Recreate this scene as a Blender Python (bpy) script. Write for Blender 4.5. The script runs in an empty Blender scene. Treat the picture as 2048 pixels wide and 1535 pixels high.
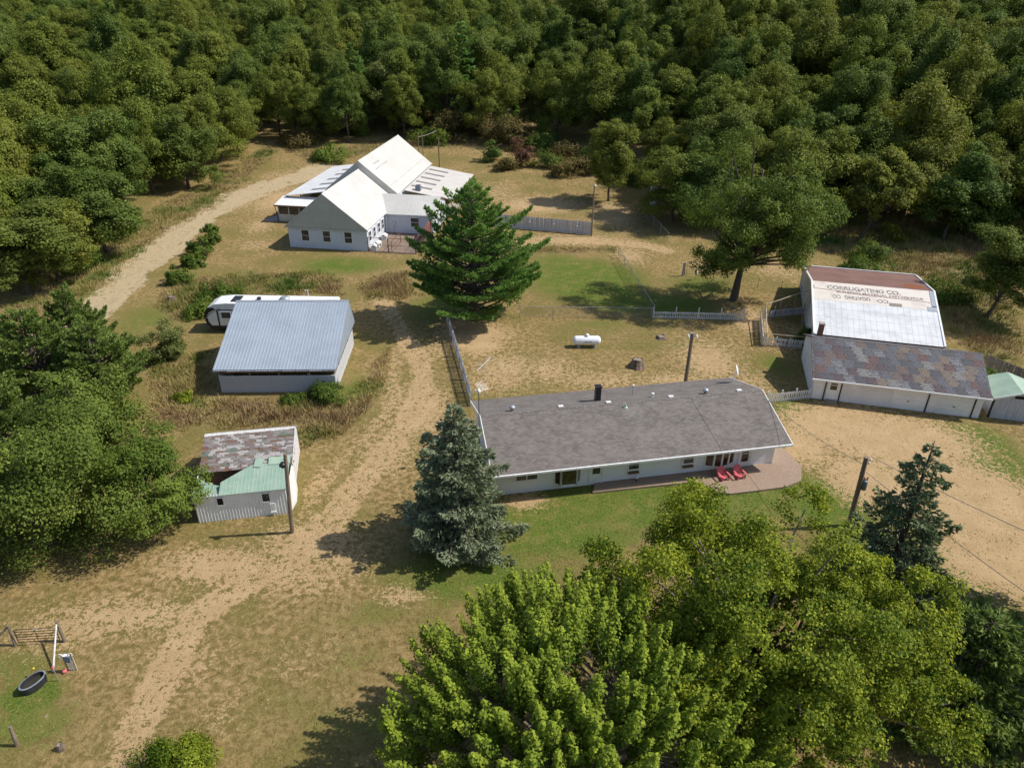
import bpy, math
import numpy as np
from mathutils import Matrix, Vector

# ------------------------------------------------------------------ camera, sky, sun, exposure
S = bpy.context.scene
COL = S.collection
FPX, PITCH, ROLL, CAMZ = 1450.0, math.radians(29.0), math.radians(0.6), 34.0
cam = bpy.data.objects.new('camera', bpy.data.cameras.new('camera'))
COL.objects.link(cam)
cam.data.sensor_width = 36.0
cam.data.lens = FPX / 2048 * 36
cam.data.clip_start = 0.5
cam.data.clip_end = 3000
cam.matrix_world = Matrix.Translation((0, 0, CAMZ)) @ Matrix.Rotation(math.pi/2 - PITCH, 4, 'X') @ Matrix.Rotation(ROLL, 4, 'Z')
S.camera = cam

SUN_EL = math.radians(48.0)
SUN_DIR = Vector((0.9955*math.cos(SUN_EL), 0.095*math.cos(SUN_EL), math.sin(SUN_EL)))
W = bpy.data.worlds.new('World'); S.world = W; W.use_nodes = True
wn = W.node_tree.nodes; bg = wn['Background']
sky = wn.new('ShaderNodeTexSky'); sky.sky_type = 'NISHITA'; sky.sun_disc = False
sky.sun_elevation = SUN_EL; sky.sun_rotation = math.atan2(SUN_DIR.x, SUN_DIR.y)
W.node_tree.links.new(sky.outputs[0], bg.inputs[0]); bg.inputs[1].default_value = 0.13
sun = bpy.data.objects.new('sun', bpy.data.lights.new('sun', 'SUN')); COL.objects.link(sun)
sun.data.energy = 4.7; sun.data.angle = math.radians(0.5); sun.data.color = (1.0, 0.945, 0.86)
sun.rotation_euler = SUN_DIR.to_track_quat('Z', 'Y').to_euler()
S.view_settings.view_transform = 'Standard'; S.view_settings.look = 'None'
S.view_settings.exposure = 0.10; S.view_settings.gamma = 1.0
S.view_settings.use_curve_mapping = False

rng = np.random.default_rng(7)
R = math.radians

# ------------------------------------------------------------------ terrain and surveying helpers
def sstep(a, b, x):
    t = np.clip((x - a) / (b - a), 0, 1); return t*t*(3 - 2*t)

def terrain(x, y):
    x = np.asarray(x, float); y = np.asarray(y, float)
    k = sstep(5, 60, x)
    y0 = 122 - 16*k
    s = 0.10 + 0.22*k
    d = np.maximum(0, y - y0)
    z = s*d*d/(d + 28)
    return 70*np.tanh(z/70)

def ground_point(px, py):
    """where the sight line through a photo pixel meets the terrain"""
    X = px - 1024; Y = py - 767.5
    cr, sr = math.cos(ROLL), math.sin(ROLL)
    u = (X*cr + Y*sr)/FPX; w = (-X*sr + Y*cr)/FPX
    d = np.array([u, math.cos(PITCH) - w*math.sin(PITCH), -math.sin(PITCH) - w*math.cos(PITCH)])
    t = 5.0; st = 0.5
    while t < 900:
        p = d*t
        if CAMZ + p[2] <= terrain(p[0], p[1]): break
        t += st
    a, b = t - st, t
    for _ in range(25):
        m = (a + b)/2; p = d*m
        if CAMZ + p[2] <= terrain(p[0], p[1]): b = m
        else: a = m
    p = d*b
    return Vector((p[0], p[1], float(terrain(p[0], p[1]))))
G = ground_point

def level_point(px, py, z):
    X = px - 1024; Y = py - 767.5
    cr, sr = math.cos(ROLL), math.sin(ROLL)
    u = (X*cr + Y*sr)/FPX; w = (-X*sr + Y*cr)/FPX
    d = Vector((u, math.cos(PITCH) - w*math.sin(PITCH), -math.sin(PITCH) - w*math.cos(PITCH)))
    return Vector((0, 0, CAMZ)) + d*((z - CAMZ)/d.z)

# ------------------------------------------------------------------ materials
def nodes(name):
    m = bpy.data.materials.new(name); m.use_nodes = True
    return m, m.node_tree.nodes, m.node_tree.links, m.node_tree.nodes['Principled BSDF']

def rgb(n, c):
    v = n.new('ShaderNodeRGB'); v.outputs[0].default_value = (*c, 1); return v.outputs[0]

def mixc(n, l, fac, a, b, blend='MIX'):
    m = n.new('ShaderNodeMix'); m.data_type = 'RGBA'; m.blend_type = blend
    for s, v in ((m.inputs[0], fac), (m.inputs[6], a), (m.inputs[7], b)):
        if isinstance(v, (int, float)): s.default_value = v
        elif isinstance(v, tuple): s.default_value = (*v, 1)
        else: l.new(v, s)
    return m.outputs[2]

def mth(n, l, op, a, b=0.0, clamp=False):
    m = n.new('ShaderNodeMath'); m.operation = op; m.use_clamp = clamp
    for s, v in ((m.inputs[0], a), (m.inputs[1], b)):
        if isinstance(v, (int, float)): s.default_value = v
        else: l.new(v, s)
    return m.outputs[0]

def noise(n, l, vec, scale, detail=4, rough=0.6, dist=0.0):
    t = n.new('ShaderNodeTexNoise'); t.inputs['Scale'].default_value = scale
    t.inputs['Detail'].default_value = detail; t.inputs['Roughness'].default_value = rough
    t.inputs['Distortion'].default_value = dist
    if vec is not None: l.new(vec, t.inputs['Vector'])
    return t.outputs['Fac']

def ramp(n, l, fac, lo, hi):
    m = n.new('ShaderNodeMapRange'); m.inputs[1].default_value = lo; m.inputs[2].default_value = hi
    m.interpolation_type = 'SMOOTHSTEP'; l.new(fac, m.inputs[0]); return m.outputs[0]

def bump(n, l, h, bs, strength, dist):
    b = n.new('ShaderNodeBump'); b.inputs['Strength'].default_value = strength
    b.inputs['Distance'].default_value = dist; l.new(h, b.inputs['Height']); l.new(b.outputs[0], bs.inputs['Normal'])

def scaled(n, l, sx, sy, sz, kind='Object'):
    t = n.new('ShaderNodeTexCoord'); m = n.new('ShaderNodeMapping')
    m.inputs['Scale'].default_value = (sx, sy, sz); l.new(t.outputs[kind], m.inputs[0]); return m.outputs[0]

def plain(name, c1, c2=None, scale=3.0, rough=0.6, metal=0.0, st=(1, 1, 1), bs=0.0, lo=.35, hi=.65, spec=0.4):
    m, n, l, p = nodes(name)
    c2 = c2 or tuple(x*0.8 for x in c1)
    f = noise(n, l, scaled(n, l, *st), scale, 5, .65)
    l.new(mixc(n, l, ramp(n, l, f, lo, hi), c1, c2), p.inputs['Base Color'])
    p.inputs['Roughness'].default_value = rough; p.inputs['Metallic'].default_value = metal
    p.inputs['Specular IOR Level'].default_value = spec
    if bs: bump(n, l, f, p, bs, 0.02)
    return m

def siding_mat(name, c1, c2, row=0.13, axis='Z', depth=0.35):
    """painted boards: even saw-tooth relief, faint dirt"""
    m, n, l, p = nodes(name)
    t = n.new('ShaderNodeTexCoord'); sp = n.new('ShaderNodeSeparateXYZ'); l.new(t.outputs['Object'], sp.inputs[0])
    z = mth(n, l, 'FRACT', mth(n, l, 'DIVIDE', sp.outputs[axis], row))
    dirt = noise(n, l, scaled(n, l, .6, .6, 2), 2.0, 5, .65)
    c = mixc(n, l, ramp(n, l, dirt, .42, .75), c1, c2)
    l.new(c, p.inputs['Base Color']); p.inputs['Roughness'].default_value = .55
    bump(n, l, z, p, depth, 0.03)
    return m

def leaf_mat(name, dark, light, odd=None, trans=0.3, rough=0.6, spec=.14):
    m, n, l, p = nodes(name)
    a = n.new('ShaderNodeAttribute'); a.attribute_name = 'tint'
    oi = n.new('ShaderNodeObjectInfo')
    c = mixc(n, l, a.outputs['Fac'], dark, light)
    if odd:
        c = mixc(n, l, mth(n, l, 'MULTIPLY', oi.outputs['Random'], 0.6), c, mixc(n, l, a.outputs['Fac'], tuple(x*.55 for x in odd), odd))
    l.new(c, p.inputs['Base Color']); p.inputs['Roughness'].default_value = rough
    p.inputs['Specular IOR Level'].default_value = spec
    tr = n.new('ShaderNodeBsdfTranslucent'); 
    l.new(mixc(n, l, 1.0, c, (1.0, 1.0, .55), 'MULTIPLY'), tr.inputs[0])
    mx = n.new('ShaderNodeMixShader'); mx.inputs[0].default_value = trans
    l.new(p.outputs[0], mx.inputs[1]); l.new(tr.outputs[0], mx.inputs[2])
    l.new(mx.outputs[0], n['Material Output'].inputs[0])
    return m

def glass_mat(name, c=(.02, .022, .025)):
    m, n, l, p = nodes(name)
    f = noise(n, l, scaled(n, l, 1, 1, 1), 2.2, 3)
    l.new(mixc(n, l, ramp(n, l, f, .35, .7), c, tuple(x*3 + .01 for x in c)), p.inputs['Base Color'])
    p.inputs['Roughness'].default_value = .08; p.inputs['Specular IOR Level'].default_value = .6
    return m

M = {}
M['white'] = plain('white_paint', (.78, .78, .77), (.68, .68, .66), 1.5, .5)
M['whitemetal'] = plain('white_metal', (.80, .80, .79), (.70, .71, .71), .8, .4)
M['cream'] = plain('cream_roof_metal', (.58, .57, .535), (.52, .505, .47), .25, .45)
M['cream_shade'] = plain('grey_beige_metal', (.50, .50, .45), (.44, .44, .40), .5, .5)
M['porchroof'] = plain('pale_roof_sheet', (.62, .585, .54), (.55, .52, .48), .6, .5)
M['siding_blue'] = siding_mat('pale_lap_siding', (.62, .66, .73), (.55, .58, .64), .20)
M['siding'] = siding_mat('white_lap_siding', (.82, .83, .84), (.74, .75, .76), .115)
M['siding_gar'] = plain('white_stucco', (.78, .77, .77), (.68, .67, .66), .7, .7)
M['trim'] = plain('white_trim', (.82, .82, .81), (.75, .75, .74), 2, .45)
M['glass'] = glass_mat('dark_glass')
M['amber'] = glass_mat('amber_glass', (.028, .020, .011))
M['barnmetal'] = plain('blue_grey_metal', (.36, .415, .48), (.32, .37, .43), .4, .45, .2)
M['barnwood'] = plain('weathered_white_boards', (.64, .645, .66), (.46, .46, .46), 1.6, .8, 0, (3, 3, .5), .3)
M['oldwood'] = plain('grey_wood', (.30, .26, .22), (.20, .17, .14), 2, .85, 0, (4, 4, .6), .4)
M['brownwood'] = plain('brown_wood', (.22, .13, .075), (.13, .08, .05), 2, .8, 0, (4, 4, 1), .3)
M['pole'] = plain('pole_wood', (.26, .20, .15), (.15, .115, .085), 3, .85, 0, (6, 6, .4), .4)
M['bark'] = plain('bark', (.115, .09, .07), (.055, .043, .034), 6, .9, 0, (2, 2, .5), .8)
M['palebark'] = plain('pale_bark', (.21, .18, .15), (.11, .09, .075), 6, .9, 0, (2, 2, .5), .7)
M['greenmetal'] = plain('green_roof_metal', (.25, .37, .285), (.31, .41, .335), 1.2, .5, .05)
M['palegreen'] = plain('faded_green_metal', (.36, .46, .36), (.29, .41, .31), 1.2, .5)
M['dark'] = plain('dark_gap', (.015, .013, .012), None, 3, .9)
M['blackmetal'] = plain('black_metal', (.02, .021, .024), (.035, .035, .038), 4, .4, .3)
M['galv'] = plain('galvanised_metal', (.50, .52, .55), (.40, .42, .45), 5, .4, .5)
M['tankwhite'] = plain('tank_white', (.82, .83, .85), (.76, .77, .79), 1.2, .35)
M['red'] = plain('red_plastic', (.70, .17, .19), (.62, .13, .15), 3, .5)
M['rustpipe'] = plain('rusty_pipe', (.20, .075, .055), (.13, .05, .04), 4, .8)
M['rustred'] = plain('red_panel', (.24, .105, .095), (.17, .07, .065), 2, .8)
M['brick'] = plain('chimney_brick', (.25, .12, .09), (.18, .085, .065), 6, .9)
M['concrete'] = plain('concrete', (.40, .36, .31), (.32, .28, .24), 2, .85)
M['pad'] = plain('brown_concrete', (.27, .20, .15), (.19, .145, .11), .6, .8)
M['patio'] = plain('aggregate_patio', (.335, .245, .18), (.26, .185, .135), 9, .85, bs=.3)
M['mat'] = plain('door_mat', (.03, .03, .034), None, 6, .9)
M['fence'] = plain('white_fence_paint', (.70, .69, .68), (.50, .48, .46), 2.5, .7, 0, (3, 3, .8))
M['greyfence'] = plain('grey_white_boards', (.50, .51, .55), (.38, .385, .41), 2, .75, 0, (3, 3, .4))
M['rail'] = plain('pale_rail', (.56, .48, .36), (.42, .35, .26), 3, .7)
M['wire'] = plain('wire', (.30, .31, .31), None, 3, .5, .5)
M['cable'] = plain('cable', (.42, .41, .39), None, 3, .6)
M['stump'] = plain('stump_wood', (.23, .17, .12), (.09, .065, .05), 5, .9, bs=.6)
M['rust'] = plain('rust_roof', (.21, .115, .09), (.165, .088, .07), .5, .8)
M['rustspot'] = plain('orange_rust', (.24, .07, .02), (.20, .075, .035), 2.0, .85)
M['oldpaper'] = plain('printed_sheet', (.66, .60, .54), (.53, .475, .42), .8, .7, lo=.45, hi=.75)
M['ink'] = plain('ink', (.07, .06, .07), (.50, .45, .40), 5, .7, lo=.44, hi=.60)
M['inkred'] = plain('red_ink', (.30, .11, .08), (.38, .2, .16), 3, .7)
M['rubber'] = plain('black_rubber', (.022, .024, .028), (.035, .036, .04), 4, .55)
M['rim'] = plain('grey_trough_rim', (.22, .25, .29), (.16, .18, .21), 3, .5)
M['greybox'] = plain('grey_box', (.20, .23, .28), (.16, .19, .23), 3, .5)
M['yellow'] = plain('yellow_plastic', (.7, .6, .03), None, 3, .5)
M['hay'] = plain('hay', (.17, .16, .06), (.12, .11, .04), 6, .9)
M['wnet'] = plain('water', (.045, .04, .025), (.03, .03, .02), 1, .08)

# asphalt shingles of the long house: staggered courses
def shingle_mat(name, a, b, c, w=.30, h=.155):
    m, n, l, p = nodes(name)
    t = n.new('ShaderNodeUVMap'); br = n.new('ShaderNodeTexBrick')
    l.new(t.outputs[0], br.inputs['Vector']); br.inputs['Scale'].default_value = 1
    br.inputs['Color1'].default_value = (*a, 1); br.inputs['Color2'].default_value = (*b, 1); br.inputs['Mortar'].default_value = (*c, 1)
    br.inputs['Brick Width'].default_value = w; br.inputs['Row Height'].default_value = h
    br.inputs['Mortar Size'].default_value = .012; br.inputs['Bias'].default_value = -.1
    f = noise(n, l, t.outputs[0], .7, 5, .7); g = noise(n, l, t.outputs[0], 14, 3, .7)
    c1 = mixc(n, l, ramp(n, l, f, .35, .7), br.outputs['Color'], mixc(n, l, .35, br.outputs['Color'], tuple(x*1.5 for x in a)))
    c2 = mixc(n, l, mth(n, l, 'MULTIPLY', g, .5), c1, tuple(x*.5 for x in b))
    l.new(c2, p.inputs['Base Color']); p.inputs['Roughness'].default_value = .9
    bump(n, l, br.outputs['Fac'], p, -.4, .02)
    return m
M['shingle'] = shingle_mat('grey_brown_shingles', (.225, .198, .178), (.125, .108, .098), (.075, .066, .060), .33, .165)

# ------------------------------------------------------------------ mesh helpers
class MB:
    def __init__(s): s.v = []; s.f = []
    def poly(s, pts):
        i = len(s.v); s.v += [tuple(p) for p in pts]; s.f.append(tuple(range(i, i + len(pts)))); return s
    def box(s, x0, x1, y0, y1, z0, z1):
        i = len(s.v)
        s.v += [(x0,y0,z0),(x1,y0,z0),(x1,y1,z0),(x0,y1,z0),(x0,y0,z1),(x1,y0,z1),(x1,y1,z1),(x0,y1,z1)]
        for q in ((3,2,1,0),(4,5,6,7),(0,1,5,4),(1,2,6,5),(2,3,7,6),(3,0,4,7)): s.f.append(tuple(i + k for k in q))
        return s
    def slab(s, pts, t):
        """a flat polygon given thickness t along its normal (downwards)"""
        p = [Vector(q) for q in pts]; n = (p[1]-p[0]).cross(p[2]-p[1]).normalized()*t
        i = len(s.v); k = len(p)
        s.v += [tuple(q) for q in p] + [tuple(q - n) for q in p]
        s.f.append(tuple(range(i, i+k))); s.f.append(tuple(range(i+2*k-1, i+k-1, -1)))
        for a in range(k): b = (a+1) % k; s.f.append((i+a, i+k+a, i+k+b, i+b))
        return s
    def tube(s, pts, rad, n=8, cap=True):
        pts = [Vector(p) for p in pts]
        if isinstance(rad, (int, float)): rad = [rad]*len(pts)
        i = len(s.v); 
        for k, p in enumerate(pts):
            d = (pts[min(k+1, len(pts)-1)] - pts[max(k-1, 0)]).normalized()
            a = d.cross(Vector((0, 0, 1)) if abs(d.z) < .9 else Vector((1, 0, 0))).normalized(); b = d.cross(a)
            for j in range(n):
                t = 2*math.pi*j/n; s.v.append(tuple(p + (a*math.cos(t) + b*math.sin(t))*rad[k]))
        for k in range(len(pts)-1):
            for j in range(n):
                a, b = i+k*n+j, i+k*n+(j+1) % n; s.f.append((a, b, b+n, a+n))
        if cap:
            s.f.append(tuple(range(i, i+n))[::-1]); e = i+(len(pts)-1)*n; s.f.append(tuple(range(e, e+n)))
        return s
    def lathe(s, prof, n=16, o=(0, 0, 0), axis='Z'):
        pts = [Vector(o) + (Vector((0, 0, z)) if axis == 'Z' else Vector((z, 0, 0))) for r, z in prof]
        i = len(s.v)
        for (r, z), p in zip(prof, pts):
            for j in range(n):
                t = 2*math.pi*j/n
                s.v.append(tuple(p + (Vector((r*math.cos(t), r*math.sin(t), 0)) if axis == 'Z' else Vector((0, r*math.cos(t), r*math.sin(t))))))
        for k in range(len(prof)-1):
            for j in range(n):
                a, b = i+k*n+j, i+k*n+(j+1) % n; s.f.append((a, b, b+n, a+n))
        s.f.append(tuple(range(i, i+n))[::-1]); e = i+(len(prof)-1)*n; s.f.append(tuple(range(e, e+n)))
        return s
    def build(s, name, mat, parent=None, smooth=False, loc=None, uv=None):
        me = bpy.data.meshes.new(name); me.from_pydata(s.v, [], s.f); me.materials.append(M[mat] if isinstance(mat, str) else mat)
        if smooth: me.shade_smooth()
        if uv:
            u = me.uv_layers.new(name='UVMap')
            for lp in me.loops: u.data[lp.index].uv = uv(me.vertices[lp.vertex_index].co)
        me.update()
        return put(name, me, parent, loc)

def put(name, me, parent=None, loc=None, rz=0):
    o = bpy.data.objects.new(name, me); COL.objects.link(o); o.parent = parent
    if loc is not None: o.location = loc
    if rz: o.rotation_euler.z = rz
    return o

def tag(o, label, cat, group=None, kind=None):
    o['label'] = label; o['category'] = cat
    if group: o['group'] = group
    if kind: o['kind'] = kind
    return o

def thing(name, label, cat, loc=(0, 0, 0), rz=0, group=None):
    o = put(name, None, None, loc, rz); return tag(o, label, cat, group)

def dup(o, parent=None):
    c = o.copy(); COL.objects.link(c); c.parent = parent
    for ch in list(o.children): dup(ch, c)
    return c

def fast_mesh(name, V, F, k, mat, tint=None, smooth=False):
    """V (n,3) verts, F flat index array of k-gons"""
    me = bpy.data.meshes.new(name); nf = len(F)//k
    me.vertices.add(len(V)); me.vertices.foreach_set('co', np.asarray(V, np.float32).ravel())
    me.loops.add(nf*k); me.loops.foreach_set('vertex_index', np.asarray(F, np.int32))
    me.polygons.add(nf); me.polygons.foreach_set('loop_start', np.arange(0, nf*k, k, dtype=np.int32))
    if tint is not None:
        a = me.attributes.new('tint', 'FLOAT', 'POINT'); a.data.foreach_set('value', np.asarray(tint, np.float32))
    me.materials.append(M[mat] if isinstance(mat, str) else mat)
    me.update(calc_edges=True)
    if smooth: me.shade_smooth()
    return me

# ------------------------------------------------------------------ ground
def poly_to_world(pts): return np.array([G(*p)[:2] for p in pts])

def seg_dist(X, Y, pts):
    d = np.full(X.shape, 1e9)
    for (x0, y0), (x1, y1) in zip(pts[:-1], pts[1:]):
        vx, vy = x1-x0, y1-y0; L = vx*vx+vy*vy+1e-9
        t = np.clip(((X-x0)*vx+(Y-y0)*vy)/L, 0, 1)
        d = np.minimum(d, np.hypot(X-x0-t*vx, Y-y0-t*vy))
    return d

def inside(X, Y, P):
    c = np.zeros(X.shape, bool); n = len(P)
    for i in range(n):
        x0, y0 = P[i]; x1, y1 = P[(i+1) % n]
        if y0 == y1: continue
        k = ((y0 > Y) != (y1 > Y)) & (X < (x1-x0)*(Y-y0)/(y1-y0)+x0); c ^= k
    return c

def vnoise(X, Y, sc, seed):
    """cheap value noise for outlines"""
    r = np.random.default_rng(seed).random((256, 256))
    x = X*sc + 1000; y = Y*sc + 1000; xi = np.floor(x).astype(int); yi = np.floor(y).astype(int)
    fx = x-xi; fy = y-yi; fx = fx*fx*(3-2*fx); fy = fy*fy*(3-2*fy)
    g = lambda a, b: r[a % 256, b % 256]
    return (g(xi, yi)*(1-fx)+g(xi+1, yi)*fx)*(1-fy)+(g(xi, yi+1)*(1-fx)+g(xi+1, yi+1)*fx)*fy

DRIVE = poly_to_world([(90,690),(160,640),(225,585),(300,520),(372,455),(430,418),(520,378),(600,352)])
DRIVE_W = poly_to_world([(480,392),(560,366),(640,340)])
TRACK = poly_to_world([(760,590),(800,660),(838,720),(842,790),(800,870),(735,950),(670,1030),(600,1100),(500,1160),(400,1225),(345,1310),(300,1400),(250,1535)])
TRACK2 = poly_to_world([(790,700),(790,790),(750,860),(680,920),(625,985),(600,1080)])
RDRIVE = poly_to_world([(1640,850),(1760,900),(1900,960),(1990,1060),(2048,1150)])
LANE = poly_to_world([(1000,490),(1120,478),(1290,490),(1330,500)])

# (pixel centre, radius across m, radius away m, strength) -> painted as soil / lawn / rough cover
SAND = [((1690,850),6,4,1.0),((1800,880),7,5,1.0),((1940,1000),6,6,1.1),((1600,890),3,4,.8),((2000,1120),5,4,1),((1740,960),4,4,.9),
        ((620,1080),4,3,.7),((560,1150),6,2.5,.6),((680,1120),3,3,.55),((430,1130),5,2,.75),((250,1230),6,2,.65),((360,1330),3,2.5,.5),((120,1260),4,2,.6),
        ((1010,740),4,6,.62),((1100,740),5,4,.55),((1200,760),6,2.5,.55),((1420,720),4,6,.7),((1350,760),5,2.5,.6),((1500,770),3,4,.55),((960,690),3,3,.85),((930,660),4,5,.8),
        ((1080,410),9,6,.8),((1230,430),5,9,.75),((1150,480),10,3,.75),((1000,390),5,10,.5),((1260,510),3,5,.6),((1500,640),2.5,4,.85),((1440,530),6,4,.6),((1560,540),5,5,.5),
        ((560,400),5,9,.8),((480,400),5,9,.7),((640,345),6,9,.6),((520,450),3,6,.6),((510,490),3,3,.5),((850,820),3,6,.7),((780,900),3,5,.6),
        ((1050,1000),2,1.2,.8),((800,1190),2,1,.6),((560,355),5,8,.5),((870,700),3,4,.5),((1000,460),4,4,.5),((440,1420),2,2,.35),((780,495),5,3,.45),
        ((950,668),5,3.5,.85),((1590,660),2,3,.5),((1560,690),2,2,.5),((820,330),4,8,.3),((1930,870),2,2,.5),((600,1320),3,2,.3),((980,300),8,10,.35)]
GREEN = [((1250,1010),9,3,.9),((1400,1000),7,2.5,.9),((1100,1060),7,3,.85),((1600,990),4,2.5,1),((1800,1130),5,4,1),((1900,1180),3,3,1),((1650,1010),4,3,1),
         ((1180,560),7,8,.95),((1250,600),5,4,.9),((1120,530),5,5,.6),((1340,610),6,4,.7),((1400,570),6,5,.5),((1200,650),7,3,.35),((680,530),7,4,.65),((640,545),5,3,.5),
         ((1930,880),4,3,.9),((1990,920),3,4,.8),((1620,840),2,4,.6),((170,590),3,5,1.2),((200,560),3,5,1.1),((60,1390),1.6,1.2,1.0),((30,1340),2.5,2.5,.42),((60,1450),3,2,.5),
         ((700,1300),5,3,.3),((560,1430),6,3,.22),((760,1440),4,2,.4),((950,1150),6,3,.7),((520,1280),4,2,.12),((700,790),3,5,.5),((880,620),5,6,.5),((1580,820),2,3,.6),
         ((1550,730),2,3,.5),((1080,800),3,1,.4),((1350,690),5,2,.35),((150,500),8,10,.4),((1750,560),6,8,.5),((1900,600),6,8,.6),((1820,520),8,8,.4),((300,640),5,6,.45),((750,1220),4,2,.35)]
ROUGH_POLYS = [poly_to_world(p) for p in (
    [(330,560),(470,545),(640,540),(690,560),(690,590),(600,592),(440,592),(400,640),(330,640),(300,610)],
    [(715,570),(760,545),(830,540),(850,590),(800,600),(730,600)],
    [(300,740),(420,690),(430,790),(700,785),(780,690),(770,800),(720,870),(600,900),(590,860),(420,860),(300,860)],
    [(0,620),(60,560),(200,470),(330,400),(440,350),(540,280),(560,300),(430,420),(330,470),(240,560),(120,640),(0,690)],
    [(900,300),(1000,290),(1150,340),(1270,380),(1280,345),(1150,270),(1000,230),(870,240),(800,260),(700,290),(560,300),(640,330),(850,290)],
    [(1610,500),(1620,430),(2048,430),(2048,760),(1990,740),(1900,690),(1850,560)],
    [(1000,492),(1235,492),(1235,505),(1010,508)])]

def blob(X, Y, L):
    o = np.zeros(X.shape)
    for (px, py), rx, ry, s in L:
        c = G(px, py); d = ((X-c.x)/rx)**2 + ((Y-c.y)/ry)**2
        o = np.maximum(o, s*np.exp(-d*.9))
    return o

def cover(X, Y):
    sand = blob(X, Y, SAND); green = blob(X, Y, GREEN)
    wob = vnoise(X, Y, .5, 3)*1.0 + vnoise(X, Y, .13, 4)*1.2
    tr = np.maximum(sstep(2.2, .5, seg_dist(X, Y, TRACK) + wob*.8 - .6), .8*sstep(1.6, .3, seg_dist(X, Y, TRACK2) + wob*.8 - .6))
    dt = seg_dist(X, Y, TRACK) + (vnoise(X, Y, .3, 8)-.5)*.5; rut = sstep(.42, .12, np.abs(dt - .85))
    rd = sstep(5.5, 2.0, seg_dist(X, Y, RDRIVE) + wob*1.4 - 1)
    ln = sstep(3, 1, seg_dist(X, Y, LANE) + wob*.8 - .6)
    gravel = np.maximum(sstep(3.3, 2.3, seg_dist(X, Y, DRIVE) + wob*1.5 - 1.6), sstep(5.5, 3.5, seg_dist(X, Y, DRIVE_W) + wob*1.8 - 1.6))
    gravel = gravel*.74
    sand = np.maximum.reduce([np.minimum(sand, .80), tr*.62, rut*.70, rd*.68, ln*.62])
    rough = np.zeros(X.shape)
    for P in ROUGH_POLYS: rough = np.maximum(rough, inside(X, Y, P)*sstep(0, 2.4, seg_dist(X, Y, np.vstack([P, P[:1]]))+wob-.9))
    return sand, green, gravel, rough, tr, rd

def axis(lo, hi, a, b, step, far):
    core = np.arange(a, b + 1e-6, step); out = [core]
    def ext(s, e):
        r = []; x = s; d = step
        while abs(x - e) > d:
            d = min(d*1.35, far); x += d*np.sign(e - s); r.append(x)
        r.append(e); return np.array(r)
    return np.concatenate([ext(a, lo)[::-1], core, ext(b, hi)])
xs = axis(-600, 600, -88, 88, .5, 14); ys = axis(-150, 900, 14, 160, .5, 14)
GX, GY = np.meshgrid(xs, ys); GZ = terrain(GX, GY)
sand, green, gravel, rough, trk, rdv = cover(GX, GY)
forest_shade = np.zeros_like(GX)
nx, ny = len(xs), len(ys)
idx = np.arange(nx*ny).reshape(ny, nx)
quads = np.stack([idx[:-1, :-1], idx[:-1, 1:], idx[1:, 1:], idx[1:, :-1]], -1).reshape(-1, 4)

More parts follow.
